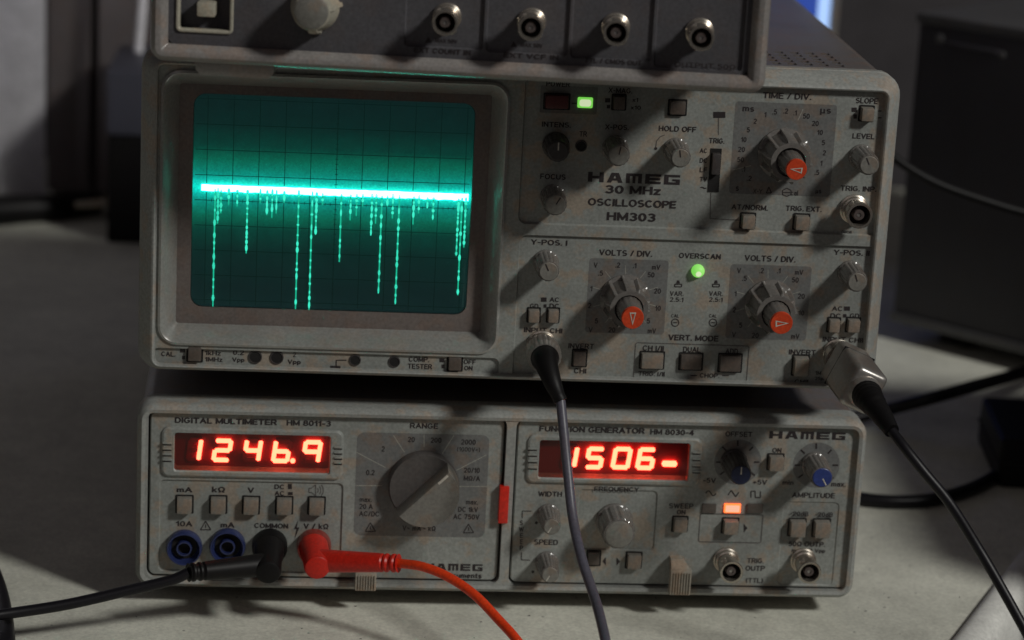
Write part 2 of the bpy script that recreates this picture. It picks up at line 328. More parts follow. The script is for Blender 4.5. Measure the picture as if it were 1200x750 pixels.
HL = {
 'H': [[(0, 0), (.28, 0), (.28, 1), (0, 1)], [(.72, 0), (1, 0), (1, 1), (.72, 1)], [(.28, .36), (.72, .36), (.72, .62), (.28, .62)]],
 'A': [[(0, 0), (.27, 0), (.34, .22), (.5, .22), (.5, .44), (.41, .44), (.5, .76), (.5, 1), (.27, 1)], [(1, 0), (.73, 0), (.66, .22), (.5, .22), (.5, .44), (.59, .44), (.5, .76), (.5, 1), (.73, 1)]],
 'M': [[(0, 0), (.24, 0), (.24, 1), (0, 1)], [(.76, 0), (1, 0), (1, 1), (.76, 1)], [(.24, .72), (.76, .72), (.76, 1), (.24, 1)], [(.41, 0), (.59, 0), (.59, .72), (.41, .72)]],
 'E': [[(0, 0), (.28, 0), (.28, 1), (0, 1)], [(.28, .76), (1, .76), (1, 1), (.28, 1)], [(.28, .39), (.95, .39), (.95, .61), (.28, .61)], [(.28, 0), (1, 0), (1, .24), (.28, .24)]],
 'G': [[(0, 0), (.28, 0), (.28, 1), (0, 1)], [(.28, .76), (1, .76), (1, 1), (.28, 1)], [(.28, 0), (1, 0), (1, .24), (.28, .24)], [(.74, .24), (1, .24), (1, .56), (.74, .56)], [(.52, .36), (.74, .36), (.74, .56), (.52, .56)]]}
def logo(D, x0, x1, yc, h):
    bm = bmesh.new(); c = D.P((x0 + x1) / 2, yc); sx, sz = D.sc((x0 + x1) / 2, yc)
    w = (x1 - x0) * sx; hh = h * sz; lw = w / 5 * .86; gap = (w - 5 * lw) / 4
    for i, ch in enumerate('HAMEG'):
        for pg in HL[ch]:
            poly(bm, [(c.x - w / 2 + i * (lw + gap) + u * lw, c.y - INKZ, c.z - hh / 2 + v * hh) for u, v in pg])
    return obj('logo', bm, M['ink'], D.root, smooth=False)
def finish(D):
    if D.ink.verts: tag(obj('printed_lettering', D.ink, M['ink'], D.root, smooth=False), kind='stuff')
    if D.fine.verts: tag(obj('printed_lines', D.fine, M['thin'], D.root, smooth=False), kind='stuff')
    if D.pale.verts: tag(obj('dial_lines', D.pale, M['line'], D.root, smooth=False), kind='stuff')
def area(D, x0, y0, x1, y1, r=3, name='printed_area', m='plate', lift=0.00004):
    a, b, c, d = D.rect(x0, y0, x1, y1); sx, _ = D.sc(x0, y0); bm = bmesh.new()
    poly(bm, [(x, D.y - lift, z) for x, z in rr(a, b, c, d, r * sx)]); return obj(name, bm, M[m], D.root, smooth=False)
def outline(D, x0, y0, x1, y1, r=3, w=1.2, bm=None, lift=INKZ):
    bm = bm if bm is not None else D.fine
    a, b, c, d = D.rect(x0, y0, x1, y1); sx, _ = D.sc(x0, y0); t = w * sx
    A = rr(a, b, c, d, r * sx); B = rr(a + t, b - t, c + t, d - t, max(r * sx - t, .0002)); n = len(A)
    va = [bm.verts.new((x, D.y - lift, z)) for x, z in A]; vb = [bm.verts.new((x, D.y - lift, z)) for x, z in B]
    for i in range(n): bm.faces.new((va[i], va[(i + 1) % n], vb[(i + 1) % n], vb[i]))

# ---- controls (all measured at their front face, standing on the panel plane D.y)
def button(D, x0, y0, x1, y1, prot=0.005, m='button', slot=True, label=None):
    prot *= .62
    a, b, c, d = D.rect(x0, y0, x1, y1, D.y - prot)
    cx, cz = (a + b) / 2, (c + d) / 2; hw, hz = (b - a) / 2, (d - c) / 2
    bm = boxm(-hw, hw, -prot, 0.002, -hz, hz, 0.0005)
    for v in bm.verts:
        if v.co.y < -prot + .0012: v.co.x *= .95; v.co.z *= .95
    o = obj('push_button', bm, M[m], D.root, (cx, D.y, cz)); o.location.y -= random.uniform(0, .0002); o.rotation_euler = (0, random.uniform(-.015, .015), 0)
    if label: o['label'] = label
    if slot:
        s = 0.0006; sb = bmesh.new()
        A = rr(-hw - s, hw + s, -hz - s, hz + s, .0004, 2); B = rr(-hw, hw, -hz, hz, .0003, 2)
        loft(sb, [[(x, -.0001, z) for x, z in A], [(x, -.0001, z) for x, z in B]], False, False)
        obj('button_slot', sb, M['hole'], o, (0, 0, 0), smooth=False)
    return o
def hole(D, px, py, r=6, name='jack_hole'):
    c = D.P(px, py); sx, _ = D.sc(px, py); R_ = r * sx
    o = obj(name, lathe(bmesh.new(), [(R_ * 1.18, 0), (R_ * 1.15, .0004), (R_ * 1.0, .0005), (R_ * .92, .0002)], 24, cap=False), M['dknob'], D.root, (c.x, D.y, c.z))
    b = lathe(bmesh.new(), [(R_ * .93, .00018)], 24, cap=False) if False else bmesh.new()
    poly(b, [(R_ * .93 * math.cos(i * math.pi / 12), -.00025, R_ * .93 * math.sin(i * math.pi / 12)) for i in range(24)])
    obj('bore', b, M['hole'], o, smooth=False)
def fl(n, a, p=1.0):
    return lambda t, k: 1 - a * abs(math.cos(n * t / 2)) ** 6 if k > 0 else 1
def knob(D, px, py, rpx, ln=0.013, base=1.18, m='knob', cm='cap', ang=None, mark='ink', flutes=16, label=None):
    """small round knob, px,py = centre of its front face"""
    c = D.P(px, py, D.y - ln); sx, _ = D.sc(px, py, D.y - ln); R_ = rpx * sx
    B = R_ * base
    prof = [(B * 1.04, 0), (B * 1.04, ln * .12), (B * .98, ln * .14), (R_ * 1.06, ln * .82), (R_, ln * .95), (R_ * .93, ln)]
    o = obj('control_knob', lathe(bmesh.new(), prof, 96, lambda t, k: 1 - (.055 * max(0, math.cos(flutes * t)) if 1 < k < 5 else 0)), M[m], D.root, (c.x, D.y, c.z), angle=30)
    obj('knob_cap', lathe(bmesh.new(), [(R_ * .86, ln - .0003), (R_ * .86, ln + .0003), (R_ * .8, ln + .0005)], 32), M[cm], o)
    if label: o['label'] = label
    if ang is not None:
        a = math.radians(ang); b = bmesh.new(); u = Vector((math.cos(a), math.sin(a))); n = Vector((-u.y, u.x)) * R_ * .055
        p, q = u * R_ * .08, u * R_ * .78
        poly(b, [(p.x + n.x, -ln - .0006, p.y + n.y), (p.x - n.x, -ln - .0006, p.y - n.y), (q.x - n.x, -ln - .0006, q.y - n.y), (q.x + n.x, -ln - .0006, q.y + n.y)])
        obj('pointer_line', b, M[mark], o, smooth=False)
    return o
def dual_knob(D, px, py, rpx, rc, ln1, ln2, ang, label, dang=95):
    """range selector with a coaxial red-capped vernier; px,py,rc = red cap face"""
    L = ln1 + ln2; c = D.P(px, py, D.y - L); sx, _ = D.sc(px, py, D.y - L)
    R_ = rpx * sx; r = rc * sx
    prof = [(R_ * 1.16, 0), (R_ * 1.16, .0012), (R_ * 1.09, .0016), (R_ * 1.0, ln1 * .86), (R_ * .955, ln1 * .95), (R_ * .87, ln1), (R_ * .66, ln1), (R_ * .64, ln1 - .003)]
    def rad(t, k):
        if k in (2, 3, 4): 
            w = (10 * (t - math.radians(dang)) / (2 * math.pi)) % 1.0; w = min(w, 1 - w)
            return 1.04 if w < .07 else (.98 if w < .11 else .90)
        return 1
    o = obj('range_knob', lathe(bmesh.new(), prof, 128, rad), M['knob'], D.root, (c.x, D.y, c.z), angle=28)
    o['label'] = label
    v = obj('vernier_knob', lathe(bmesh.new(), [(r * 1.22, ln1 - .003), (r * 1.18, ln1 + .001), (r * 1.0, L - .0012), (r * .98, L - .0004)], 72, lambda t, k: 1 - (.06 * max(0, math.cos(14 * t)) if k in (1,) else 0)), M['knob'], o)
    a = math.radians(ang)
    cp = obj('red_cap', lathe(bmesh.new(), [(r * 1.0, L - .0026), (r * 1.02, L - .0005), (r * .96, L)], 40), M['red'], o)
    b = bmesh.new(); yy = -L - .00012
    def q(u, w): return (u * math.cos(a) * r - w * math.sin(a) * r, yy, u * math.sin(a) * r + w * math.cos(a) * r)
    tri = [(.66, 0), (-.55, .30), (-.55, -.30)]; tri2 = [(.36, 0), (-.42, .17), (-.42, -.17)]
    for i in range(3): poly(b, [q(*tri[i]), q(*tri[(i + 1) % 3]), q(*tri2[(i + 1) % 3]), q(*tri2[i])])
    obj('arrow_mark', b, M['white'], o, smooth=False)
def bnc(D, px, py, rpx, ln=0.014, label=None):
    c = D.P(px, py, D.y - ln); sx, _ = D.sc(px, py, D.y - ln); r = rpx * sx
    bm = bmesh.new()
    lathe(bm, [(r * 1.12, 0), (r * 1.12, .0013), (r * 1.0, .0016), (r * .98, .0035), (r * .86, .0038), (r * .86, ln * .55), (r * .93, ln * .58), (r * .93, ln * .9), (r * 1.0, ln * .93), (r * 1.0, ln - .0003), (r * .95, ln), (r * .80, ln), (r * .78, ln - .0004), (r * .78, ln - .006)], 48, cap=False)
    for s in (0.9, 0.9 + math.pi):
        b = boxm(r * .8, r * 1.16, -.0012, .0012, -.0011, .0011, .0004)
        bmesh.ops.transform(b, matrix=Matrix.Translation((0, -ln * .72, 0)) @ Matrix.Rotation(s, 4, 'Y'), verts=b.verts); merge(bm, b)
    o = obj('bnc_socket', bm, M['metal'], D.root, (c.x, D.y, c.z))
    if label: o['label'] = label
    obj('socket_floor', lathe(bmesh.new(), [(r * .79, 0), (r * .79, ln - .0065), (r * .4, ln - .0065)], 32), M['hole'], o)
    obj('insulator', lathe(bmesh.new(), [(r * .44, 0), (r * .44, ln - .0018), (r * .38, ln - .0012), (r * .17, ln - .0012), (r * .16, ln - .004)], 32, cap=False), M['insul'], o)
    obj('centre_contact', lathe(bmesh.new(), [(r * .15, 0), (r * .15, ln - .0016), (r * .06, ln - .0016)], 16), M['dmetal'], o)
    return o
def banana(D, px, py, rpx, m, ln=0.004):
    c = D.P(px, py, D.y - ln); sx, _ = D.sc(px, py, D.y - ln); r = rpx * sx
    o = obj('banana_jack', lathe(bmesh.new(), [(r * 1.02, 0), (r * 1.02, ln * .4), (r, ln * .75), (r * .94, ln), (r * .88, ln), (r * .82, ln * .7), (r * .76, ln * .2), (r * .72, ln * .1)], 48, cap=False), M[m], D.root, (c.x, D.y, c.z))
    obj('jack_well', lathe(bmesh.new(), [(r * .72, 0), (r * .70, ln * .12), (r * .5, ln * .1)], 40), M['hole'], o)
    obj('contact_ring', lathe(bmesh.new(), [(r * .46, 0), (r * .44, ln * .7), (r * .42, ln * .8), (r * .35, ln * .8), (r * .33, ln * .4)], 36, cap=False), M[m], o)
    return o

# ------------------------------------------------------------------ SETTING: desk, wall
desk = bmesh.new()
e0, e1 = Vector((0.3212, -0.0104)), Vector((0.3789, 0.0986)); ed = (e1 - e0).normalized(); en = Vector((ed.y, -ed.x))
e_0 = e0.copy(); A = e0 - ed * 0.35; B = e0 + ed * 0.95
outl = [(-1.3, -0.3), (A.x, -0.3), tuple(A), tuple(B), (B.x, 1.0), (-1.3, 1.0)]
outl = [(-1.3, A.y), tuple(A), tuple(B), (-1.3, B.y)]
loft(desk, [[(x, y, TABLE) for x, y in outl], [(x, y, TABLE - 0.03) for x, y in outl]])
def surface_mat(name, col, speck=True):
    m, N, L, b = newmat(name); tc = N.new('ShaderNodeTexCoord')
    def nz(s, d=4, r=.6):
        n = N.new('ShaderNodeTexNoise'); n.inputs['Scale'].default_value = s; n.inputs['Detail'].default_value = d; n.inputs['Roughness'].default_value = r; L.new(tc.outputs['Object'], n.inputs[0]); return n
    a, c, f = nz(14, 6, .7), nz(120, 3), nz(700, 2)
    mr = N.new('ShaderNodeMapRange'); mr.inputs[1].default_value = .35; mr.inputs[2].default_value = .68; mr.inputs[3].default_value = 1.08; mr.inputs[4].default_value = .80; L.new(a.outputs[0], mr.inputs[0])
    mr2 = N.new('ShaderNodeMapRange'); mr2.inputs[1].default_value = .3; mr2.inputs[2].default_value = .7; mr2.inputs[3].default_value = .93; mr2.inputs[4].default_value = 1.05; L.new(c.outputs[0], mr2.inputs[0])
    mr4 = N.new('ShaderNodeMapRange'); mr4.inputs[1].default_value = .3; mr4.inputs[2].default_value = .7; mr4.inputs[3].default_value = .87; mr4.inputs[4].default_value = 1.12; L.new(f.outputs[0], mr4.inputs[0])
    vo = N.new('ShaderNodeTexVoronoi'); vo.inputs['Scale'].default_value = 95; L.new(tc.outputs['Object'], vo.inputs[0])
    mr3 = N.new('ShaderNodeMapRange'); mr3.inputs[1].default_value = .03; mr3.inputs[2].default_value = .07; mr3.inputs[3].default_value = .35; L.new(vo.outputs['Distance'], mr3.inputs[0])
    x = N.new('ShaderNodeMath'); x.operation = 'MULTIPLY'; L.new(mr.outputs[0], x.inputs[0]); L.new(mr2.outputs[0], x.inputs[1])
    x1 = N.new('ShaderNodeMath'); x1.operation = 'MULTIPLY'; L.new(x.outputs[0], x1.inputs[0]); L.new(mr4.outputs[0], x1.inputs[1])
    x2 = N.new('ShaderNodeMath'); x2.operation = 'MULTIPLY'; L.new(x1.outputs[0], x2.inputs[0]); L.new(mr3.outputs[0], x2.inputs[1])
    v = N.new('ShaderNodeVectorMath'); v.operation = 'SCALE'; v.inputs[0].default_value = col; L.new((x2 if speck else x1).outputs[0], v.inputs['Scale']); L.new(v.outputs[0], b.inputs['Base Color'])
    b.inputs['Roughness'].default_value = .62; b.inputs['Specular IOR Level'].default_value = .3
    bp = N.new('ShaderNodeBump'); bp.inputs['Strength'].default_value = .3; bp.inputs['Distance'].default_value = .0004; L.new(c.outputs[0], bp.inputs['Height']); L.new(bp.outputs[0], b.inputs['Normal'])
    return m
M['desk'] = surface_mat('worn_desk_top', (0.71, 0.71, 0.62))
M['lip'] = surface_mat('pale_desk_edge', (0.80, 0.80, 0.76), False)
M['wall'] = surface_mat('grey_wall', (0.06, 0.055, 0.06), False)
M['palewall'] = surface_mat('pale_wall', (0.80, 0.79, 0.83), False)
M['floor'] = surface_mat('dark_floor', (0.10, 0.09, 0.085), False)
dk = tag(obj('desk_top', desk, M['desk'], smooth=False), kind='structure')
lip = bmesh.new(); prof = [(0.0002, 0), (0.001, .0016), (.004, .0026), (.0075, .0026), (.0105, .0016), (.0128, -.0004), (.0142, -.004), (.0145, -.03), (.0002, -.03)]
loft(lip, [[(p.x + en.x * u, p.y + en.y * u, TABLE + h) for u, h in prof] for p in (A, B)])
tag(obj('desk_edging', lip, M['lip'], angle=50), kind='structure')
fb = bmesh.new(); poly(fb, [(-4, -3, -.85), (4, -3, -.85), (4, 3, -.85), (-4, 3, -.85)])
tag(obj('floor', fb, M['floor'], smooth=False), kind='structure')
WY = 0.86
tag(obj('back_wall', boxm(-3, 3, WY, WY + .1, -.85, 2.2), M['wall'], smooth=False), kind='structure')

# ------------------------------------------------------------------ OSCILLOSCOPE
scope = thing('oscilloscope', 'grey 30 MHz oscilloscope with glowing green screen, middle of the instrument stack', 'oscilloscope', (0.1425, 0, 0))
PY = 0.0032
D = Dev(scope, PY); X0, X1, H = -0.1425, 0.1425, 0.125
fprof = [(.0012, .017), (0, .0155), (0, .0115), (.0009, .0108), (.0009, .0098), (0, .0092), (.0002, .0080), (.0010, .0062), (.0040, .0012), (.0047, .0004), (.0053, .0002), (.0058, .0005), (.0062, .0018), (.0062, .006), (.0062, .017)]
fb = bmesh.new(); loft(fb, [[(x, y, z) for x, z in rr(X0 + d * 1.1, X1 - d * 1.1, d * .64, H - d, max(.0085 - d, .0004))] for d, y in fprof], close=True)
obj('front_frame', fb, M['frame'], scope)
pb = bmesh.new(); loft(pb, rrloops(X0 + .0064, X1 - .0064, .0036, H - .0060, .0030, [(0, .002), (0, .024)]))
cut = bmesh.new()
sx0, sx1, sz0, sz1 = D.rect(189, 86, 595, 411, .002)
# put the opening from its four measured sides
sx0 = D.P(188, 250, .002).x; sx1 = D.P(590, 250, .002).x; sz1 = D.P(390, 90, .002).z; sz0 = D.P(390, 408, .002).z
loft(cut, rrloops(sx0, sx1, sz0, sz1, .007, [(.00031, .0007), (.00033, .0146)]))
def recess(D, cut, x0, y0, x1, y1, r, y_front, depth, b=0.0005):
    a = D.P(x0, (y0 + y1) / 2, y_front).x; bb = D.P(x1, (y0 + y1) / 2, y_front).x; c = D.P((x0 + x1) / 2, y1, y_front).z; d = D.P((x0 + x1) / 2, y0, y_front).z
    loft(cut, rrloops(a, bb, c, d, r, [(-b * .5, y_front - .0006), (0, y_front), (b, y_front + depth)]))
recess(D, cut, 178, 413.5, 585, 438, .0025, .002, .0012)
recess(D, cut, 611, 97, 1047, 270, .003, .002, .0012)
recess(D, cut, 604, 282, 1030, 452, .003, .002, .0012)
obj('front_panel', boolean_cut(pb, cut), M['panel'], scope, angle=25)
bz = bmesh.new(); loft(bz, rrloops(sx0, sx1, sz0, sz1, .007, [(0, .0030), (-.0004, .0012), (.0005, .0008), (.0012, .0014), (.0062, .0099), (.0063, .0132), (0, .0132)]), close=True)
obj('screen_bezel', bz, M['bezel'], scope, angle=30)
# case with rows of vent slots
cb = bmesh.new(); loft(cb, [[(x, y, z) for x, z in rr(X0 + d, X1 - d, d, H - d, .007)] for d, y in ((.0016, .016), (.0016, .376), (.003, .380))])
vc = bmesh.new()
v0 = atz(984, 77, H - .0016)
for i in range(26):
    for j in range(5):
        cx = v0.x - .1425 - i * .0062; cy = v0.y + j * .0066
        b = boxm(-.0017, .0017, -.0021, .0021, -.009, .003)
        bmesh.ops.transform(b, matrix=Matrix.Translation((cx - .0 + j * -.0002, cy, H - .0016)) @ Matrix.Rotation(0, 4, 'Z'), verts=b.verts)
        merge(vc, b)
obj('case', boolean_cut(cb, vc), M['case'], scope, angle=30)
for sx_ in (-1, 1):
    for y in (.085, .33):
        o = obj('foot', lathe(bmesh.new(), [(.0095, 0), (.0085, .0145)], 24), M['black'], scope); o.rotation_euler = (math.radians(90), 0, 0)
        o.location = (sx_ * .100, y, .0018)
# CRT screen: phosphor plate, graticule, trace, glass
SY = .0092
q0 = D.P(225, 235, SY).x; q1 = D.P(552, 245, SY).x; q3 = D.P(392, 115, SY).z; q2 = D.P(388, 364, SY).z
tl, tr = D.P(236, 219.5, SY), D.P(549, 231, SY); tz = (tl.z + tr.z) / 2
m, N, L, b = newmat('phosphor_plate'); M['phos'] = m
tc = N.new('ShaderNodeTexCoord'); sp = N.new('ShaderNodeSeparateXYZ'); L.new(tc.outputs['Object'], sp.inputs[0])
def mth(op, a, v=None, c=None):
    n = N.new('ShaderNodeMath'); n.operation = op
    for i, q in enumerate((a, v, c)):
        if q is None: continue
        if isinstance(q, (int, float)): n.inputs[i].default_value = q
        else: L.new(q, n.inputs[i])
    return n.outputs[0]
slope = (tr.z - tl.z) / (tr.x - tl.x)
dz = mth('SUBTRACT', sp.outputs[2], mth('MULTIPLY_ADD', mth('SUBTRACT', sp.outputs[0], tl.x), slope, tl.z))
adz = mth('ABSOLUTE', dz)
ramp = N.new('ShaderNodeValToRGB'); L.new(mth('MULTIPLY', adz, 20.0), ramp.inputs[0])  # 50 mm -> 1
els = ramp.color_ramp.elements; els[0].position = 0; els[0].color = (0.0, 1.0, .85, 1); els[1].position = 1; els[1].color = (.003, .016, .018, 1)  # halo around the trace painted into the plate's emission, fading with distance
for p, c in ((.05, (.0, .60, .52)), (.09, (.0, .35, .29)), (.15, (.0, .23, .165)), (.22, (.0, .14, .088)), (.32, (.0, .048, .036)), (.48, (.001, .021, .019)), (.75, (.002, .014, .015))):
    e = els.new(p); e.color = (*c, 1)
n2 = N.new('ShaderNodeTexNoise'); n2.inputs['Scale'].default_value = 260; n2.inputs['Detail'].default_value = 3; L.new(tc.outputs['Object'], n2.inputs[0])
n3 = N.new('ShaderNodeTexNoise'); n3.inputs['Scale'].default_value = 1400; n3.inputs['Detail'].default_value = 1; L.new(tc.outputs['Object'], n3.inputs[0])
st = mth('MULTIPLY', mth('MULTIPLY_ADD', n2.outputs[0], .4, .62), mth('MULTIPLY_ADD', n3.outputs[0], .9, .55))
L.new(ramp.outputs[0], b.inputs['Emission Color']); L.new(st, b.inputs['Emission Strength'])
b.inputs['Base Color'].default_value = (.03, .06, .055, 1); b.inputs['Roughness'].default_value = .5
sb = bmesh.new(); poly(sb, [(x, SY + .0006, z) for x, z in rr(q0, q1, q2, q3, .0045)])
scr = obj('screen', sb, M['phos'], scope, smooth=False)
mk = bmesh.new(); loft(mk, [[(x, y, z) for x, z in p] for p, y in ((rr(sx0 + .0052, sx1 - .0052, sz0 + .0052, sz1 - .0052, .0012), .0096), (rr(q0, q1, q2, q3, .0045), .0088), (rr(q0 + .0003, q1 - .0003, q2 + .0003, q3 - .0003, .0045), .0105))], False, False)
obj('screen_mask', mk, M['mask'], scope, angle=30)
gb = bmesh.new(); gx0, gx1, gz0, gz1 = q0 + .0035, q1 - .0008, q2 - .0005, q3 + .0005
dvx = 0.0097; dvz = 0.0097; gcx = D.P(393, 240, SY).x; gcz = D.P(393, 240, SY).z
def hl(x0, x1, z, w, yy): poly(gb, [(x0, yy, z - w), (x1, yy, z - w), (x1, yy, z + w), (x0, yy, z + w)])
for k in range(-5, 6):
    x = gcx + k * dvx
    if q0 + .002 < x < q1 - .002: hl(x - .00013, x + .00013, (q2 + q3) / 2, (q3 - q2) / 2 - .001, SY + .00045)
for k in range(-4, 5):
    z = gcz + k * dvz
    if q2 + .002 < z < q3 - .002: hl(q0 + .001, q1 - .001, z, .00013, SY + .0004)
for k in range(-25, 26):
    x = gcx + k * dvx / 5
    if q0 + .002 < x < q1 - .002 and k % 5: hl(x - .0001, x + .0001, gcz, .0006, SY + .00035)
for k in range(-20, 21):
    z = gcz + k * dvz / 5
    if q2 + .002 < z < q3 - .002 and k % 5: hl(gcx - .0006, gcx + .0006, z, .0001, SY + .0003)
obj('graticule', gb, M['gratic'], scr, smooth=False)
tb = bmesh.new(); n = 80; ty = SY + .0001
top, bot = [], []
for i in range(n + 1):
    x = tl.x + (tr.x - tl.x) * i / n; z = tl.z + (tr.z - tl.z) * i / n
    top.append((x, ty, z + .00118 + random.uniform(-.00008, .00008))); bot.append((x, ty, z - .00118 - random.uniform(0, .0004)))
poly(tb, top + bot[::-1]); obj('trace', tb, M['trace'], scr, smooth=False)
spikes = [(252, 359, 0), (255.5, 262, 1), (259, 250, 1), (268, 240, 1), (278, 242, 1), (290, 297, 1), (313, 252, 1), (319, 255, 1), (324, 250, 1), (350, 362, 0), (366, 364, 0), (371, 275, 1),
          (400, 307, 1), (411, 258, 1), (418, 253, 1), (436, 276, 1), (441, 262, 1), (447.5, 344, 0), (460.5, 256, 1), (468, 356, 0), (485, 263, 1), (491, 250, 1), (508, 258, 1), (537.5, 300, 1), (541.5, 346, 0), (546, 290, 1), (305, 238, 1), (333, 238, 1), (378, 240, 1), (425, 242, 1), (501, 244, 1), (454, 242, 1)]
for px, yb, br in spikes:
    zt = tl.z + (tr.z - tl.z) * (px - 236) / 313 - .001
    a = D.P(px, 236, SY); e = D.P(px - (yb - 236) * .035, yb, SY); sb = bmesh.new(); w = .00030
    poly(sb, [(a.x - w, SY - .0001, zt), (a.x + w, SY - .0001, zt), (a.x + w * .8, SY - .0001, e.z), (a.x - w * .8, SY - .0001, e.z)])
    o = obj('trace_spike', sb, M['spike'], scr, smooth=False)
    me2 = bmesh.new(); z = zt; k = 0
    while z > e.z + .001:
        ww = random.uniform(.00032, .00058); hh = random.uniform(.0004, .0015)
        poly(me2, [(a.x + ww * math.cos(t * math.pi / 4), SY - .0002, z + hh * math.sin(t * math.pi / 4)) for t in range(8)])
        z -= random.uniform(.0022, .0055) if yb > 300 else random.uniform(.0014, .0030)
    # beads are joined into the spike mesh as a second material
    o.data.materials.append(M['bead']); t2 = bmesh.new(); t2.from_mesh(o.data); nf = len(t2.faces); merge(t2, me2); t2.faces.ensure_lookup_table()
    for f in t2.faces[nf:]: f.material_index = 1
    t2.to_mesh(o.data); t2.free()
gb = bmesh.new(); loft(gb, rrloops(q0 - .0005, q1 + .0005, q2 - .0005, q3 + .0005, .005, [(.0006, SY - .0002), (.0009, SY - .0005)])); obj('screen_glass', gb, M['glass'], scr, smooth=False)

# upper right controls
logo(D, 689, 797, 209, 11.5)
T(D, '30 MHz', 709, 775, 222.7, 10, .03); T(D, 'OSCILLOSCOPE', 689, 792.5, 238, 8.6, .028); T(D, 'HM303', 711, 768.5, 254, 10, .03)
def lab(txt, x0, x1, yc, h=6.4, b=.022): T(D, txt, x0, x1, yc, h, b)
area(D, 633, 101, 700, 133, 2)
lab('POWER', 640, 668, 98.5); lab('X-MAG.', 713, 741, 106); lab('x1', 741, 748, 117, 5); lab('x10', 739, 751, 126, 5)
button(D, 639, 112, 667, 128, .0035, 'redb', label='dark red rectangular power button')
button(D, 719, 113, 733, 129, .004, 'dbutton'); button(D, 785, 119, 804, 135, .003, 'dbutton')
fillpx(D, [(709, 115), (715, 115), (715, 120), (709, 120)]); fillpx(D, [(711, 123), (715, 123), (715, 127), (711, 127)]); line(D, [(670, 121), (676, 121)], 1.5, D.ink)
a_, b_, c_, d_ = D.rect(677, 114.5, 695, 127, D.y - .001)
le = obj('power_light', boxm(a_, b_, D.y - .0008, D.y + .001, c_, d_, .0006), M['led_green'], scope)
ec = bmesh.new(); c1 = D.P(685.5, 120.8, D.y - .0009)
poly(ec, [(x, D.y - .00095, z) for x, z in rr(a_ + .0007, b_ - .0007, c_ + .0007, d_ - .0007, .001)]); obj('glowing_core', ec, M['led_greenhot'], le, smooth=False)
lab('INTENS.', 635, 669, 146); lab('X-POS.', 709, 737, 149); lab('HOLD OFF', 772, 816, 151); lab('FOCUS', 633, 663, 207); lab('TR', 679, 688, 157)
knob(D, 654, 177, 13.5, .011, 1.15, 'dknob', 'dknob', 90, 'white'); knob(D, 725, 182, 13.5, .013, 1.12, 'knob', 'cap', 80)
knob(D, 797.5, 185, 12.3, .014, 1.2, 'knob', 'cap', 100); knob(D, 651, 240, 13.5, .013, 1.1, 'knob', 'cap', 60)
dot(D, 794, 178, .1); dot(D, 768.5, 174, 1.8); hole(D, 681, 171, 6)
line(D, [(768.5, 172), (769.5, 165), (774, 160), (779, 158)], 1)
fillpx(D, [(836, 131), (850, 131), (850, 138), (836, 138)]); line(D, [(842, 138), (842, 158)], 1)
lab('TRIG.', 831, 849, 165)
a_, b_, c_, d_ = D.rect(831, 174, 844, 225)
sl = obj('trigger_slider', boxm(a_, b_, D.y - .0003, D.y + .001, c_, d_), M['hole'], scope, smooth=False)
obj('slider_tab', boxm(a_ + .0006, b_ - .0006, D.y - .003, D.y, d_ - .0095, d_ - .0015, .0004), M['dknob'], sl)
for t, y in (('AC', 176.5), ('DC', 188), ('LF', 199), ('TV', 210), ('~', 220)): lab(t, 820, 828.5, y, 5.6 if t != '~' else 2.5)
line(D, [(833, 226), (832, 256), (866, 258)], 1)
area(D, 858, 121, 977, 229, 4); lab('TIME / DIV.', 894, 951, 112.5, 7)
for t, x, y in (('1', 897, 134), ('.5', 908, 131), ('.2', 921, 130), ('.1', 932, 132), ('50', 945, 136), ('20', 955.5, 144.5), ('10', 961, 155), ('5', 965, 167), ('2', 966, 179), ('1', 962.5, 191), ('.5', 957.5, 202),
                ('2', 885, 142), ('5', 877, 152), ('10', 871.5, 163.5), ('20', 869, 175), ('50', 868, 187), ('.1', 871.5, 198), ('.2', 878, 209), ('s', 864, 221), ('µs', 959, 225)):
    TC(D, t, x, y, 6.2 if t not in 'µs' else 5.5, .02)
T(D, 'ms', 870, 884, 128, 5.5, .02); T(D, 'µs', 961, 974, 131, 7.5, .02)
TC(D, 'X-Y', 888, 224, 5.5); line(D, [(898, 226), (901, 219), (904, 226), (898, 226)], 1.2, D.ink); TC(D, 'cal', 931, 226, 6)
line(D, [(917, 223), (922, 220.5), (927, 223), (927, 228), (922, 230), (917, 228), (917, 223)], 1, D.ink); line(D, [(918, 225.5), (926, 225.5)], 1, D.ink)
line(D, [(941, 128), (935, 141)], 1, D.pale, lift=.00009); line(D, [(859, 199), (880, 194)], 1, D.pale, lift=.00009)
dual_knob(D, 933.5, 199, 27, 12.2, .0165, .0125, 180 - 6, 'big fluted time base knob with red cap', 100)
lab('SLOPE', 1003, 1029, 118); button(D, 1010, 127, 1025, 143, .006); fillpx(D, [(998, 126), (1004, 126), (1004, 131), (998, 131)]); fillpx(D, [(1000, 134), (1004, 134), (1004, 139), (1000, 139)])
line(D, [(1029, 130), (1033, 130)], 1.3, D.ink); line(D, [(1029, 138), (1033, 138)], 1.3, D.ink)
lab('LEVEL', 999, 1025, 159.5); knob(D, 1018.5, 193.5, 12.5, .0155, 1.15, ang=115)
lab('TRIG. INP.', 985, 1027, 221); bnc(D, 1007.5, 253, 15.5, .012)
lab('AT/NORM.', 857, 900, 243); lab('TRIG. EXT.', 921, 963, 244.5); button(D, 870, 253, 885.5, 269, .006); button(D, 932.5, 254, 949, 270.5, .006)
lab('CHI/CHII', 986, 998, 272, 4)
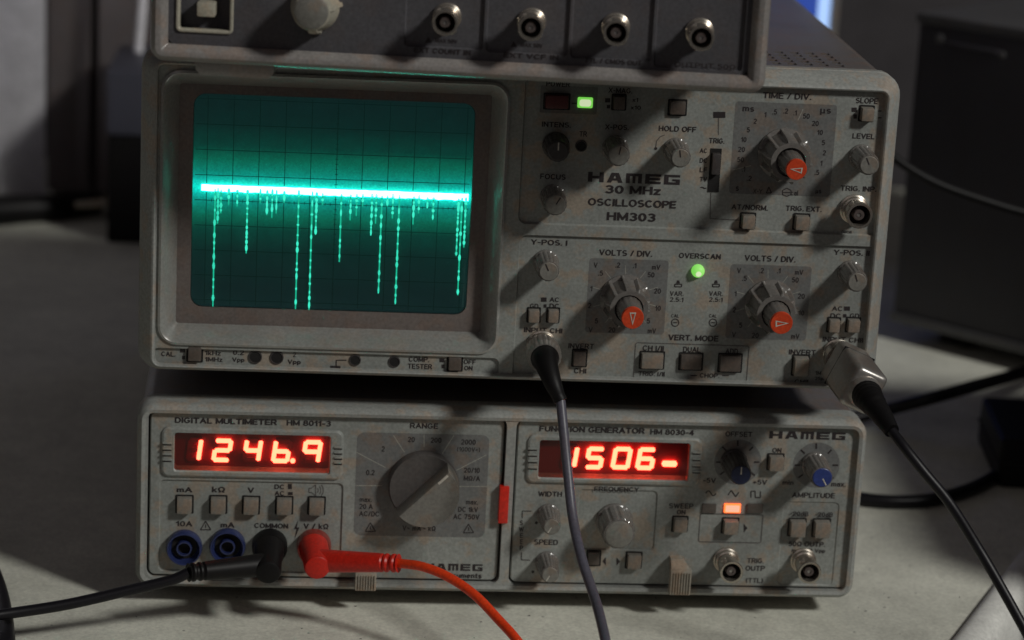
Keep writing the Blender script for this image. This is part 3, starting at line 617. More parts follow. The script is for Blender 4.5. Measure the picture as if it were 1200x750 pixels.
# lower right controls
lab('Y-POS. I', 622, 665, 284); knob(D, 643, 318, 12.8, .0145, 1.15, ang=115)
def volts(x, y, tx, labels, red, ang, dang, lb):
    lab('VOLTS / DIV.', tx[0], tx[1], tx[2], 7); dual_knob(D, red[0], red[1], 26, 13, .0155, .0125, ang, lb, dang)
    for t, a, b in labels: TC(D, t, a, b, 6.2, .02)
area(D, 688, 304, 781, 391, 4)
volts(0, 0, (702, 764.5, 296.5), (('V', 698, 310.5), ('.5', 704, 320), ('.2', 724, 310.5), ('.1', 744, 311), ('mV', 769, 313), ('50', 763, 322), ('20', 770.5, 341), ('10', 771, 361), ('1', 693, 338), ('2', 691, 358), ('5', 699, 376), ('V', 692, 386.5), ('20', 717, 386.5), ('5', 760, 376), ('mV', 764, 387.5)),
      (741.5, 373), -88, 100, 'fluted channel one volts knob with red cap pointing down')
area(D, 853, 311, 948, 398, 4)
volts(0, 0, (872.5, 932.5, 303), (('V', 866, 317), ('.5', 872.5, 326), ('.2', 892.5, 317), ('.1', 913, 317), ('mV', 936.5, 319), ('50', 932, 328), ('20', 939, 347), ('10', 939, 366.5), ('1', 862, 344), ('2', 860.5, 363), ('5', 868, 381), ('V', 860, 392), ('20', 885, 393), ('mV', 932, 394)),
      (916, 379), 4, 75, 'fluted channel two volts knob with red cap pointing right')
for cx_, cy_ in ((733, 348), (900, 353)):
    for k in range(10):
        a = math.radians(18 + k * 36); line(D, [(cx_ + 29 * math.cos(a), cy_ + 27 * math.sin(a)), (cx_ + 40 * math.cos(a), cy_ + 37 * math.sin(a))], .9, D.pale, lift=.00009)
lab('OVERSCAN', 795.5, 845, 300)
c1 = D.P(818.5, 318.5, D.y - .002)
le = obj('overscan_light', lathe(bmesh.new(), [(.0025, 0), (.0025, .0012), (.0019, .0024), (.0008, .003)], 28), M['led_green'], scope, (c1.x, D.y, c1.z))
ec = bmesh.new(); lathe(ec, [(.0013, .0024), (.0009, .0031)], 20); obj('glowing_core', ec, M['led_greenhot'], le, (0.0, 0, -.0006))
for ox, tx in ((794.7, (785, 801)), (839, (831, 847))):
    line(D, [(ox - 4, 336), (ox - 4, 333), (ox + 4, 333), (ox + 4, 336), (ox - 4, 336)], 1.2, D.ink); fillpx(D, [(ox - 2.2, 332), (ox - 1.3, 328.5), (ox + 1.3, 328.5), (ox + 2.2, 332)])
    T(D, 'VAR.', tx[0], tx[1], 344, 5.6, .01); T(D, '2.5:1', tx[0], tx[1], 351, 5.4, .01)
    TC(D, 'CAL', ox - 3.5, 370, 4, .01); cx_, cy_ = ox - 3.5, 378
    line(D, [(cx_ + 4.4 * math.cos(t * math.pi / 6), cy_ + 4.4 * math.sin(t * math.pi / 6)) for t in range(13)], 1.1, D.ink); line(D, [(cx_ - 2.5, cy_), (cx_ + 2.5, cy_)], 1.1, D.ink)
T(D, 'VERT. MODE', 783, 842, 396, 7, .028)
T(D, 'AC', 644, 655, 351, 5.6); T(D, 'GD', 621, 631, 358.5, 5.6); T(D, 'DC', 644, 655, 358.5, 5.6); fillpx(D, [(634, 348.5), (640.5, 348.5), (640.5, 353.5), (634, 353.5)]); fillpx(D, [(637, 356.5), (640.5, 356.5), (640.5, 360.5), (637, 360.5)])
button(D, 619.5, 364, 632.5, 379, .005); button(D, 642.5, 364, 655, 379, .005)
lab('INPUT CHI', 614, 659, 387, 6)
lab('INVERT', 666, 696, 405.5); button(D, 672, 412, 687, 430, .003, 'dbutton'); T(D, 'CHI', 672.5, 687, 434.5, 6)
lab('CH I/II', 753, 778, 408); button(D, 751.5, 415, 778, 433, .004); T(D, 'TRIG. I/II', 748, 779, 438, 5.4)
lab('DUAL', 800.5, 821, 409.5); button(D, 797.5, 416, 823, 434, .003, 'dbutton'); lab('ADD', 850, 865, 411.5); button(D, 843.5, 417, 869, 436.5, .003, 'dbutton')
T(D, 'CHOP.', 820, 843, 440, 5.2); line(D, [(809, 440), (817, 440)], 1.2, D.ink); line(D, [(846, 440), (854, 440)], 1.2, D.ink)
outline(D, 743, 403, 877, 446, 3, 1)
lab('Y-POS. II', 977, 1019, 296); knob(D, 1004.5, 330.5, 12.5, .0145, 1.15, ang=110)
T(D, 'AC', 975, 987, 361.5, 5.6); T(D, 'DC', 973, 985, 370, 5.6); T(D, 'GD', 996, 1007, 370, 5.6); fillpx(D, [(989, 359), (996, 359), (996, 364), (989, 364)]); fillpx(D, [(988, 368), (992, 368), (992, 372), (988, 372)])
button(D, 972, 375.5, 985, 390.5, .005); button(D, 994, 375.5, 1008.5, 390.5, .005)
lab('INPUT CHII', 964, 1011.5, 398, 6); lab('INVERT', 924.5, 956, 412.7); button(D, 931, 420, 948.5, 442, .006); lab('CHII', 931, 947, 447, 4.8)
T(D, '1MΩ', 955, 967, 437, 5); T(D, '25pF', 955, 968, 444, 5); T(D, '1MΩ', 664, 676, 449, .5) if False else None
# calibration strip
lab('CAL.', 189, 205.5, 414.7, 5.8); button(D, 220, 407, 236, 424, .003, 'dbutton'); fillpx(D, [(211, 409), (217, 409), (217, 413), (211, 413)]); fillpx(D, [(213.5, 417), (217, 417), (217, 421), (213.5, 421)])
T(D, '1kHz', 240, 259, 413.6, 5.4); T(D, '1MHz', 240, 261, 421, 5.4); T(D, '0.2', 273, 286, 413, 5.6); T(D, 'Vpp', 272, 286.5, 422, 6.4); hole(D, 299, 418.3, 7); hole(D, 324.3, 419, 7)
TC(D, '2', 345, 415.5, 5.6); T(D, 'Vpp', 337, 352.5, 424.5, 6.4)
line(D, [(406, 422), (394, 422), (394, 429)], 1.2, D.ink); fillpx(D, [(387, 428.5), (399, 428.8), (399, 431.4), (387, 431)]); hole(D, 416, 422, 6); hole(D, 462, 423.8, 6)
T(D, 'COMP.', 479, 503, 421, 6); T(D, 'TESTER', 478, 506.5, 429.3, 6); button(D, 525.5, 419, 541, 435, .003, 'dbutton'); T(D, 'OFF', 543.5, 557.5, 424, 5.4); T(D, 'ON', 544, 554, 431.3, 5.4)
fillpx(D, [(515, 420), (521, 420.2), (521, 424.5), (515, 424.3)]); fillpx(D, [(517.5, 427), (521, 427.2), (521, 431.5), (517.5, 431.3)])
bI = bnc(D, 636, 409, 16, .006); bI['label'] = 'channel one input socket behind the black plug'
bII = bnc(D, 984, 418, 15, .006); bII['label'] = 'channel two input socket behind the metal adapter'
finish(D)

# ------------------------------------------------------------------ MAINFRAME WITH TWO MODULES
MW = 0.0175; ML = (0.000105 + .1425 * math.cos(MW), 0.00446 + .1425 * math.sin(MW), -0.08825)
mf = thing('instrument_mainframe', 'low wide grey cabinet holding two plug in modules, bottom of the stack', 'instrument cabinet', ML, MW)
D = Dev(mf, .003); H = .075
fb = bmesh.new(); loft(fb, rrloops(X0, X1, 0, H, .0065, [(0, .0145), (0, .0035), (.0006, .0012), (.002, 0), (.0034, .0004), (.0036, .0145)]), close=True)
obj('front_frame', fb, M['frame'], mf)
pb = bmesh.new(); loft(pb, rrloops(X0 + .0034, X1 - .0034, .0034, H - .0034, .003, [(0, .0008), (0, .014)]))
cut = bmesh.new()
def win(D, x0, y0, x1, y1, y):
    return D.P(x0, (y0 + y1) / 2, y).x, D.P(x1, (y0 + y1) / 2, y).x, D.P((x0 + x1) / 2, y1, y).z, D.P((x0 + x1) / 2, y0, y).z
WA = win(D, 172.5, 485.5, 590, 681, .0008); WB = win(D, 600.5, 495.5, 1006, 690, .0008)
for w in (WA, WB): loft(cut, rrloops(*w, .0035, [(-.0002, .0002), (0, .0010), (0, .016)]))
obj('module_surround', boolean_cut(pb, cut), M['frame'], mf, angle=25)
cb = bmesh.new(); loft(cb, [[(x, y, z) for x, z in rr(X0 + d, X1 - d, d, H - d, .005)] for d, y in ((.0012, .0135), (.0012, .360), (.003, .365))]); obj('case', cb, M['case'], mf)
for sx_ in (-1, 1):
    for y in (.04, .33):
        o = obj('foot', lathe(bmesh.new(), [(.009, 0), (.008, .0095)], 24), M['black'], mf, (sx_ * .118, y, .00145)); o.rotation_euler = (math.radians(90), 0, 0)
a_, b_, c_, d_ = D.rect(584.8, 570.5, 596, 613.5, -.0004)
obj('red_tab', boxm(a_, b_, -.0006, .006, c_, d_, .0004), M['redtab'], mf)
MOD_LOC = ML
def module(name, label, w):
    t = thing(name, label, 'measuring instrument', ML, MW); g = .0007
    b = bmesh.new(); loft(b, rrloops(w[0] + g, w[1] - g, w[2] + g, w[3] - g, .0028, [(0, .013), (0, .0034), (.0005, .0026)]))
    return t, b
def display(D, win_px, bez_px, digits, dm, ribs_l, ribs_r):
    a, b, c, d = D.rect(*bez_px, D.y - .0012); bb = bmesh.new()
    wa, wb_, wc, wd = D.rect(*win_px, D.y - .0012)
    loft(bb, [[(x, D.y + .0002, z) for x, z in rr(a, b, c, d, .003)], [(x, D.y - .0008, z) for x, z in rr(a + .0003, b - .0003, c + .0003, d - .0003, .0028)], [(x, D.y - .0012, z) for x, z in rr(a + .001, b - .001, c + .001, d - .001, .0022)],
              [(x, D.y - .0012, z) for x, z in rr(wa, wb_, wc, wd, .0012)], [(x, D.y - .0004, z) for x, z in rr(wa + .0003, wb_ - .0003, wc + .0003, wd - .0003, .0011)], [(x, D.y + .003, z) for x, z in rr(wa + .0006, wb_ - .0006, wc + .0020, wd - .0004, .001)]], False, False)
    fr = obj('display_bezel', bb, M['panel'], D.root, angle=28)
    for (x0, x1, ys) in (ribs_l, ribs_r):
        for yy in ys:
            e, f, g_, h = D.rect(x0, yy - 1.0, x1, yy + 1.0, D.y - .0012); obj('bezel_rib', boxm(e, f, D.y - .0019, D.y - .0010, g_, h, .0002), M['panel'], fr)
            h0 = bmesh.new(); poly(h0, [(e, D.y - .00125, g_ - .0007), (f, D.y - .00125, g_ - .0007), (f, D.y - .00125, g_), (e, D.y - .00125, g_)]); merge(D.ink, h0)
    pb = bmesh.new(); poly(pb, [(x, D.y + .0022, z) for x, z in rr(wa, wb_, wc, wd, .001)])
    scr = obj('display', pb, M['dkred'], D.root, smooth=False); scr['label'] = 'lit red digit display'
    gp = bmesh.new(); poly(gp, [(x, D.y - .0001, z) for x, z in rr(wa + .0002, wb_ - .0002, wc + .0002, wd - .0002, .001)]); obj('filter_pane', gp, M['redpane'], scr, smooth=False)
    SEG = dict(a=((.12, 1), (.88, 1)), b=((1, .92), (1, .58)), c=((1, .42), (1, .08)), d=((.12, 0), (.88, 0)), e=((0, .42), (0, .08)), f=((0, .92), (0, .58)), g=((.12, .5), (.88, .5)))
    for spec in digits:
        segs, cx, cy, wpx, hpx = spec[:5]; yy = D.y + .0014
        cc = D.P(cx, cy, yy); sx, sz = D.sc(cx, cy, yy); w, h = (wpx - 4.6) * sx, (hpx - 4.6) * sz; t = 2.55 * sx; sh = .12
        db = bmesh.new()
        def at(u, v): x = (u - .5) * w; z = (v - .5) * h; return Vector((cc.x + x + z * sh, cc.z + z))
        def seg(p, q):
            p, q = at(*p), at(*q); u = (q - p).normalized(); n = Vector((-u.y, u.x)) * t
            p2, q2 = p - u * t * .55, q + u * t * .55
            ring = [p2 - u * t * .5, p2 + n, q2 - n * -1, q2 + u * t * .5, q2 - n, p2 - n]
            loft(db, [[(r.x, yy + .0003, r.y) for r in ring], [(r.x, yy - .0002, r.y) for r in ring]])
        if segs == '.':
            lathe(db, [(t * 1.15, 0), (t * 1.15, .0005)], 14, cx=cc.x, cz=cc.z); bmesh.ops.translate(db, verts=db.verts, vec=(0, yy + .0003, 0))
        elif segs == '-': t *= 1.35; seg((.16, .5), (.84, .5))
        else:
            for s in segs: seg(*SEG[s])
        if len(segs) > 1:
            keep, db = db, bmesh.new(); yy += .0002
            for s in 'abcdefg':
                if s not in segs: seg(*SEG[s])
            if db.verts: obj('unlit_segments', db, M['ghost'], scr, smooth=False)
            db.free() if False else None
            db = keep
        o = obj('decimal_point' if segs == '.' else 'digit', db, M[dm], scr, smooth=False)
def clip(D, x0, y0, x1, y1, lx0, ly0, lx1):
    pr = .009; a, b, c, d = D.rect(x0, y0, x1, y1, D.y - pr)
    o = obj('ribbed_clip', boxm(a, b, D.y - pr, D.y - pr + .003, c, d, .0006), M['clip'], D.root)
    n = 8; w = (b - a) / n
    rb = bmesh.new()
    for i in range(n): box(rb, a + w * (i + .22), a + w * (i + .62), D.y - pr - .0007, D.y - pr + .0004, c + .0006, d - .0012)
    obj('grip_ribs', rb, M['clip'], o, smooth=False)
    e = D.P(lx0, ly0, D.y - .003); f = D.P(lx1, ly0, D.y - .003)
    lg = bmesh.new(); loft(lg, [[(e.x, D.y, e.z), (f.x, D.y, e.z), (f.x, D.y, e.z - .003), (e.x, D.y, e.z - .003)], [(e.x, D.y - .004, e.z), (f.x, D.y - .004, e.z), (f.x, D.y - .004, e.z - .004), (e.x, D.y - .004, e.z - .004)], [(a + .0003, D.y - pr + .0003, d - .0003), (b - .0003, D.y - pr + .0003, d - .0003), (b - .0003, D.y - pr + .002, d - .004), (a + .0003, D.y - pr + .002, d - .004)]])
    obj('clip_arm', lg, M['clip'], o, smooth=False)

# multimeter
dmm, plate = module('digital_multimeter', 'digital multimeter module at the lower left showing red digits 1246.9', WA)
D = Dev(dmm, .0026); cut = bmesh.new(); recess(D, cut, 186, 564, 401, 671, .002, .0026, .0007); loft(cut, rrloops(*D.rect(200, 506.5, 391, 557), .001, [(0, 0), (0, .02)]))
obj('front_panel', boolean_cut(plate, cut), M['panel'], dmm, angle=25)
T(D, 'DIGITAL MULTIMETER', 205, 325, 493.5, 6.8, .03); T(D, 'HM 8011-3', 336, 388, 495.8, 6.6, .028)
display(D, (203.5, 509.0, 388, 555), (189, 502.5, 403, 561.5), [('bc', 228, 527, 17, 27), ('abged', 260.5, 527.8, 22, 27), ('fgbc', 296, 528, 21, 27), ('fedcg', 330, 529, 21, 27), ('.', 343, 540, 1, 1), ('abfgc', 365.5, 529.5, 22, 27)], 'digit',
        (190.5, 201, (519, 525.5, 532, 538.5)), (391.5, 401, (524, 530, 536, 542)))
D2 = Dev(dmm, .0033)
D.ink, ink0 = D.ink, D.ink
yb = D.y; D.y = .0033
T(D, 'mA', 207, 225.6, 573.7, 6.4, .025); T(D, 'kΩ', 248, 264, 573.7, 6.8, .025); T(D, 'V', 290, 298, 574.3, 6.4, .025); T(D, 'DC', 321.6, 333, 570.3, 5.4, .025); T(D, 'AC', 321.6, 333, 578, 5.4, .025)
fillpx(D, [(337.5, 567), (342, 567), (342, 573), (337.5, 573)]); fillpx(D, [(337.5, 576.5), (343, 576.5), (343, 580), (337.5, 580)])
line(D, [(362, 572), (365, 572), (370, 568), (370, 581), (365, 577), (362, 577), (362, 572)], 1.1, D.fine)
for r in (4, 7, 10): line(D, [(369 + r * math.cos(t), 574.5 + r * math.sin(t)) for t in (-.7, -.35, 0, .35, .7)], 1, D.fine)
for x, y in ((215.8, 594), (255.5, 594.2), (294, 595), (333, 595.3), (371, 595.6)): button(D, x - 9, y - 9.3, x + 9, y + 9.3, .0055)
T(D, '10A', 206, 225.6, 613.6, 6.4, .022); warn_tri(D, 241, 616.5, 6); T(D, 'mA', 258.5, 275, 615, 6.4, .022); T(D, 'COMMON', 298, 338, 616, 6, .022); T(D, 'V / kΩ', 355.6, 385, 616.7, 6.6, .022)
fillpx(D, [(349.5, 609), (344.5, 620), (347.5, 620), (345, 632), (351, 618), (347.8, 618)])
banana(D, 215.5, 644.5, 21, 'bluejack'); banana(D, 266.3, 642.8, 21, 'bluejack'); bj = banana(D, 316, 645, 20.5, 'black', .006); bj['label'] = 'black common jack under the black plug'
rj = banana(D, 368, 645, 20, 'redjack', .006); rj['label'] = 'red volt ohm jack under the red plug'
D.y = yb
T(D, 'RANGE', 480.5, 513.5, 499, 6.6, .025); area(D, 416.5, 508.5, 571, 629, 9)
for t, x, y in (('20', 482, 515), ('200', 511, 515.8), ('2000', 549, 518), ('2', 449, 526), ('0.2', 434, 553.6), ('20/10', 553, 551), ('MΩ/A', 553, 560.5), ('20 A', 429, 593.5), ('AC/DC', 432.5, 602), ('DC 1kV', 548.5, 597), ('AC 750V', 546.5, 605.5), ('V~ mA – kΩ', 491, 619)):
    TC(D, t, x, y, 6.2, .02)
TC(D, '(1000V=)', 549, 526.8, 6, .005); TC(D, 'max.', 428.5, 586, 4.4); TC(D, 'max.', 553, 589, 4.4); warn_tri(D, 434, 618.5, 6); warn_tri(D, 549, 620, 6)
kc = (492.5, 568)
for x1_, y1_, x2_, y2_ in ((461, 510, 474, 530), (497, 509, 497, 524), (532, 510, 518, 532), (418, 530, 452, 548), (570, 533, 535, 551), (417, 569, 448, 569), (571, 570, 537, 570)): line(D, [(x1_, y1_), (x2_, y2_)], 1.1, D.pale, lift=.00009)
logo(D, 497, 565.5, 664.6, 8); T(D, 'Instruments', 516, 564.5, 674.3, 6.2, .025)
# rotary range switch: round skirt with the raised D-shaped grip
c1 = D.P(497, 573, D.y - .006); Rk = 41.5 * D.sc(492, 568)[0]
kn = obj('range_switch', lathe(bmesh.new(), [(Rk * 1.0, 0), (Rk, .0042), (Rk * .96, .005)], 64), M['button'] if False else M['skirt'], dmm, (c1.x, D.y, c1.z)); kn['label'] = 'large round range switch with raised half'
gb = bmesh.new(); ang = math.radians(45); u = Vector((math.cos(ang), math.sin(ang))); n_ = Vector((u.y, -u.x))
def dshape(R_, off):
    h = math.acos(max(-1, min(1, -off / R_))); pts = []
    for i in range(29):
        t = -h + 2 * h * i / 28; pts.append(n_ * R_ * math.cos(t) + u * R_ * math.sin(t))
    return pts
loops = [[(p.x, -hh, p.y) for p in dshape(Rk * s, Rk * o)] for s, hh, o in ((.985, .0046, .10), (.96, .0128, .08), (.93, .0138, .04))]
loft(gb, loops); gr = obj('raised_grip', gb, M['cap'], kn, angle=30)
tb = bmesh.new(); q = u * Rk * .86; w2 = n_ * Rk * .035; q3_ = u * Rk * .5
poly(tb, [(p.x, -.0140, p.y) for p in (q3_ - w2, q3_ + w2, q + w2, q - w2)]); obj('pointer_line', tb, M['white'], kn, smooth=False)
clip(D, 416, 671, 441, 693, 419, 652, 434)
finish(D)

# function generator
fg, plate = module('function_generator', 'function generator module at the lower right showing red digits 1506', WB)
D = Dev(fg, .0026); cut = bmesh.new()
recess(D, cut, 676, 574, 769, 645, .002, .0026, .0006); recess(D, cut, 914, 588, 980, 686, .002, .0026, .0004); loft(cut, rrloops(*D.rect(628, 515.5, 812, 565), .001, [(0, 0), (0, .02)]))
obj('front_panel', boolean_cut(plate, cut), M['panel'], fg, angle=25)
T(D, 'FUNCTION GENERATOR', 632, 756, 503.5, 6.8, .03); T(D, 'HM 8030-4', 762, 813.5, 506.3, 6.6, .028)
display(D, (631, 517.5, 809, 563.5), (617.5, 511.5, 822.5, 569), [('bc', 668, 535.5, 18, 26), ('afgcd', 697, 536.8, 21, 26), ('abcdef', 728.5, 537, 22, 26), ('afgcde', 757, 537.6, 21, 26), ('-', 784.5, 543.5, 21, 26)], 'digit2',
        (618.7, 629.5, (525.5, 532.5, 540, 547.5)), (811.5, 821, (530, 537.5, 545, 552)))
T(D, 'WIDTH', 630.6, 658.7, 578.8, 6.2, .022); knob(D, 646.5, 617, 10.8, .0135, 1.25, ang=-120, mark='white'); dot(D, 628.5, 612.6, 1.8)
T(D, 'SPEED', 626, 654, 635.2, 6.2, .022); knob(D, 644.5, 673.5, 10.8, .0135, 1.25, ang=-120, mark='white'); dot(D, 624.5, 670, 1.8)
for ch, y in zip('SWEEP', (612.6, 620, 627.3, 634.7, 642)): TC(D, ch, 611, y, 5.6, .02)
line(D, [(623, 599), (612, 598.7), (612, 607)], 1, D.ink); line(D, [(611, 647), (611, 656), (621, 656.4)], 1, D.ink)
T(D, 'FREQUENCY', 696.4, 749, 573.3, 6, .022)
yb = D.y; D.y = .0032; knob(D, 725.5, 626, 18.8, .0155, 1.12, 'knob', 'cap', flutes=12, label='large frequency knob'); D.y = yb
a_, b_, c_, d_ = D.rect(684, 643, 756, 667)
button(D, 689, 647, 703, 663, .002, 'dbutton'); button(D, 735.5, 651, 752, 668, .005)
fillpx(D, [(710, 653), (706, 657.5), (710, 662.5)]); fillpx(D, [(722.5, 653), (726.5, 658), (722.5, 663)])
T(D, 'SWEEP', 784, 812.6, 592.8, 6, .022); T(D, 'ON', 793, 803.5, 600, 5.6, .022); button(D, 790, 609, 806, 625, .005)
clip(D, 785, 668, 810, 698, 786, 654, 801)
for cx_, cy_ in ((864.5, 541.5), (956.5, 545)):
    c0 = D.P(cx_, cy_); sx, _ = D.sc(cx_, cy_); b = bmesh.new(); poly(b, [(c0.x + 27.5 * sx * math.cos(t * math.pi / 20), D.y - .00004, c0.z + 27.5 * sx * math.sin(t * math.pi / 20)) for t in range(40)])
    obj('dial_disc', b, M['plate'], fg, smooth=False)
    for a in (90, 45, 0, 135, 180, 215, -38):
        t = math.radians(a); line(D, [(cx_ + 19 * math.cos(t), cy_ - 19 * math.sin(t)), (cx_ + 25.5 * math.cos(t), cy_ - 25.5 * math.sin(t))], 2, D.ink)
T(D, 'OFFSET', 850, 881.5, 508.7, 6, .022); knob(D, 868, 556.5, 13, .0165, 1.15, 'dknob', 'dblue', 90, 'white', label='offset knob with dark blue cap')
T(D, '-5V', 824, 839, 563, 6, .02); T(D, '+5V', 882.5, 899, 565, 6, .02)
T(D, 'ON', 905, 916, 527.6, 5.8, .022); button(D, 902, 536, 919, 553, .006)
logo(D, 901.6, 990.7, 510.3, 8.6)
knob(D, 963.5, 559.5, 13.2, .0165, 1.1, 'knob', 'blue', -60, 'white', label='amplitude knob with bright blue cap'); T(D, 'min', 917, 930, 565.3, 5.4, .02); T(D, 'max.', 974, 991, 568, 4.6, .02); T(D, 'AMPLITUDE', 928, 978.6, 580.3, 6.2, .022)
line(D, [(827 + t, 578 - 3 * math.sin(t * math.pi / 6)) for t in range(0, 13)], 1.3, D.ink); line(D, [(853, 580), (857, 574.5), (862, 582), (866, 576.5)], 1.3, D.ink); line(D, [(880, 583), (880, 575.5), (885, 575.5), (885, 583), (891, 583), (891, 575.5)], 1.3, D.ink)
for x0, x1, mm in ((822.5, 839, 'dbutton'), (848.5, 867.6, 'led_orange'), (875, 894, 'dbutton')):
    a_, b_, c_, d_ = D.rect(x0, 590, x1, 600.5); o = obj('indicator_light', boxm(a_, b_, D.y - .0009, D.y + .001, c_, d_, .0003), M[mm], fg)
    if mm == 'led_orange':
        o['label'] = 'lit orange indicator in the middle'; cb = bmesh.new(); poly(cb, [(x, D.y - .00095, z) for x, z in rr(a_ + .0005, b_ - .0005, c_ + .0005, d_ - .0005, .0004)]); obj('glowing_core', cb, M['led_core'], o, smooth=False)
outline(D, 819, 602, 893.5, 636, 3, 1.2); button(D, 848.5, 611.5, 866, 627.5, .006); fillpx(D, [(871.5, 613.5), (876, 618.8), (871.5, 624)])
T(D, '-20dB', 925.5, 947.4, 602, 5.6, .02); T(D, '-20dB', 955.5, 976, 603, 5.6, .02); button(D, 926.6, 612, 945, 630.5, .006); button(D, 955, 612.5, 973.5, 631.5, .006)
yb = D.y; D.y = .0030; T(D, '50Ω OUTP.', 924, 967, 637.5, 5.8, .02); T(D, 'max. 20 Vpp', 927.6, 967, 645.5, 5.4, .012); bnc(D, 949, 671.5, 13.6, .0145); D.y = yb
bnc(D, 857.5, 671, 13.6, .0145); T(D, 'TRIG.', 875.6, 895, 657, 6, .022); T(D, 'OUTP', 873.5, 896.4, 665.8, 6, .022); T(D, '(TTL)', 874, 894, 680.3, 6, .022)
finish(D)

# ------------------------------------------------------------------ TOP UNIT
TW = math.radians(-4.7); tlc = atz(174, 72, .1298); trc = atz(896, 112, .1298); wdt = (trc - tlc).length
TW = math.atan2(trc.y - tlc.y, trc.x - tlc.x); mid = (tlc + trc) / 2
tu = thing('counter_unit', 'dark grey instrument with four round sockets, cropped at the top of the stack', 'measuring instrument', mid, TW)
D = Dev(tu, .0042); tx0, tx1, H = -wdt / 2, wdt / 2, .088
fb = bmesh.new(); loft(fb, rrloops(tx0, tx1, 0, H, .005, [(0, .016), (0, .0035), (.0007, .0012), (.0022, 0), (.0038, 0), (.0044, .0003), (.0060, .0020), (.0064, .0042), (.0064, .016)]), close=True)
obj('front_frame', fb, M['uframe'], tu)
pb = bmesh.new(); loft(pb, rrloops(tx0 + .006, tx1 - .006, .006, H - .006, .003, [(0, .0030), (0, .015)])); cut = bmesh.new()
for x0, x1, y1, y0 in ((475.5, 569, 57, -60), (571.5, 669, 64, -60), (671.5, 767.5, 71, -60), (770, 875, 82, -60)): recess(D, cut, x0, y0, x1, y1, .0015, .0030, .0012)
recess(D, cut, 208, -60, 272, 37, .0015, .0030, .006, .0006)
obj('front_panel', boolean_cut(pb, cut), M['upanel'], tu, angle=25)
def ringrect(D, x0, y0, x1, y1, w, yy, h, m, name, r=.002):
    a = D.P(x0, y1 - 20, yy).x; b = D.P(x1, y1 - 20, yy).x; c = D.P((x0 + x1) / 2, y1, yy).z; d = H - .012
    bm = bmesh.new(); loft(bm, rrloops(a, b, c, d, r, [(0, yy + .002), (.0001, yy - h * .6), (w * .3, yy - h), (w * .7, yy - h), (w, yy - h * .5), (w, yy + .002)]), close=True); return obj(name, bm, M[m], tu)
ringrect(D, 206, 0, 274, 39, .0014, .003, .0008, 'urim', 'switch_surround')
cb = bmesh.new(); loft(cb, [[(x, y, z) for x, z in rr(tx0 + d, tx1 - d, d, H - d, .004)] for d, y in ((.0015, .015), (.0015, .25), (.003, .254))]); obj('case', cb, M['case'], tu)
a_, b_, c_, d_ = D.rect(230.5, 3, 251.5, 20, .001); obj('push_button', boxm(a_, b_, .001, .010, c_, d_, .0006), M['urim'], tu)
c1 = D.P(365, 14, D.y - .014); sx, _ = D.sc(365, 14, D.y - .014)
o = obj('control_knob', lathe(bmesh.new(), [(29 * sx, 0), (29 * sx, .0025), (27 * sx, .0035), (23.5 * sx, .012), (21.5 * sx, .0138), (20 * sx, .014)], 96, lambda t, k: 1 + (.13 if abs((t - math.radians(275) + math.pi) % (2 * math.pi) - math.pi) < .22 or abs((t - math.radians(8) + math.pi) % (2 * math.pi) - math.pi) < .12 else 0) * (k < 4)), M['urim'], tu, (c1.x, D.y, c1.z)); o['label'] = 'pale round knob with a pointer lobe'
obj('knob_cap', lathe(bmesh.new(), [(20 * sx, .0138), (20 * sx, .0145), (18.5 * sx, .0148)], 40), M['cap'], o)
for px, py in ((521.5, 27), (622, 33), (722, 39), (822, 45)): 
    yb = D.y; bnc(D, px, py, 15.3, .0145)
for t, x0, x1, y in (('EXT COUNT IN', 485, 552, 60), ('EXT VCF IN', 590, 655, 66), ('TTL / CMOS OUT', 685, 752, 72), ('OUTPUT 50Ω', 790, 862, 77)): T(D, t, x0, x1, y, 6.2, .025, y=.003)
for x, y in ((502, 47), (602, 52)): fillpx(D, [(x, y - 4), (x - 4, y + 3), (x + 4, y + 3)]); T(D, 'MAX 50V', x + 8, x + 34, y + 1, 5)
finish(D)
fz = .1250 - .1298
def skid(x0, x1, y0, y1):
    b = bmesh.new(); loft(b, [[(x0, y0, .002), (x1, y0, .002), (x1, y1, .002), (x0, y1, .002)], [(x0 + .0006, y0 + .0006, fz + .002), (x1 - .0006, y0 + .0006, fz + .002), (x1 - .0006, y1, fz + .002), (x0 + .0006, y1, fz + .002)], [(x0 + .0022, y0 + .002, fz), (x1 - .0022, y0 + .002, fz), (x1 - .0022, y1 - .002, fz), (x0 + .0022, y1 - .002, fz)]]); return b
fx0 = D.P(227, 82, .004).x; fx1 = D.P(322, 84, .004).x
o = obj('foot', skid(fx0, fx1, .004, .11), M['uframe'], tu)
for a in ((fx0, fx1, .19, .24), (-fx1, -fx0, .10, .13), (-fx1, -fx0, .19, .24)): obj('foot', skid(*a), M['uframe'], tu)

# ------------------------------------------------------------------ LEADS AND CABLES
D = Dev(scope, PY)
SM = Matrix.Translation(scope.location)
def SP(px, py, y): return aty(px, py, y)
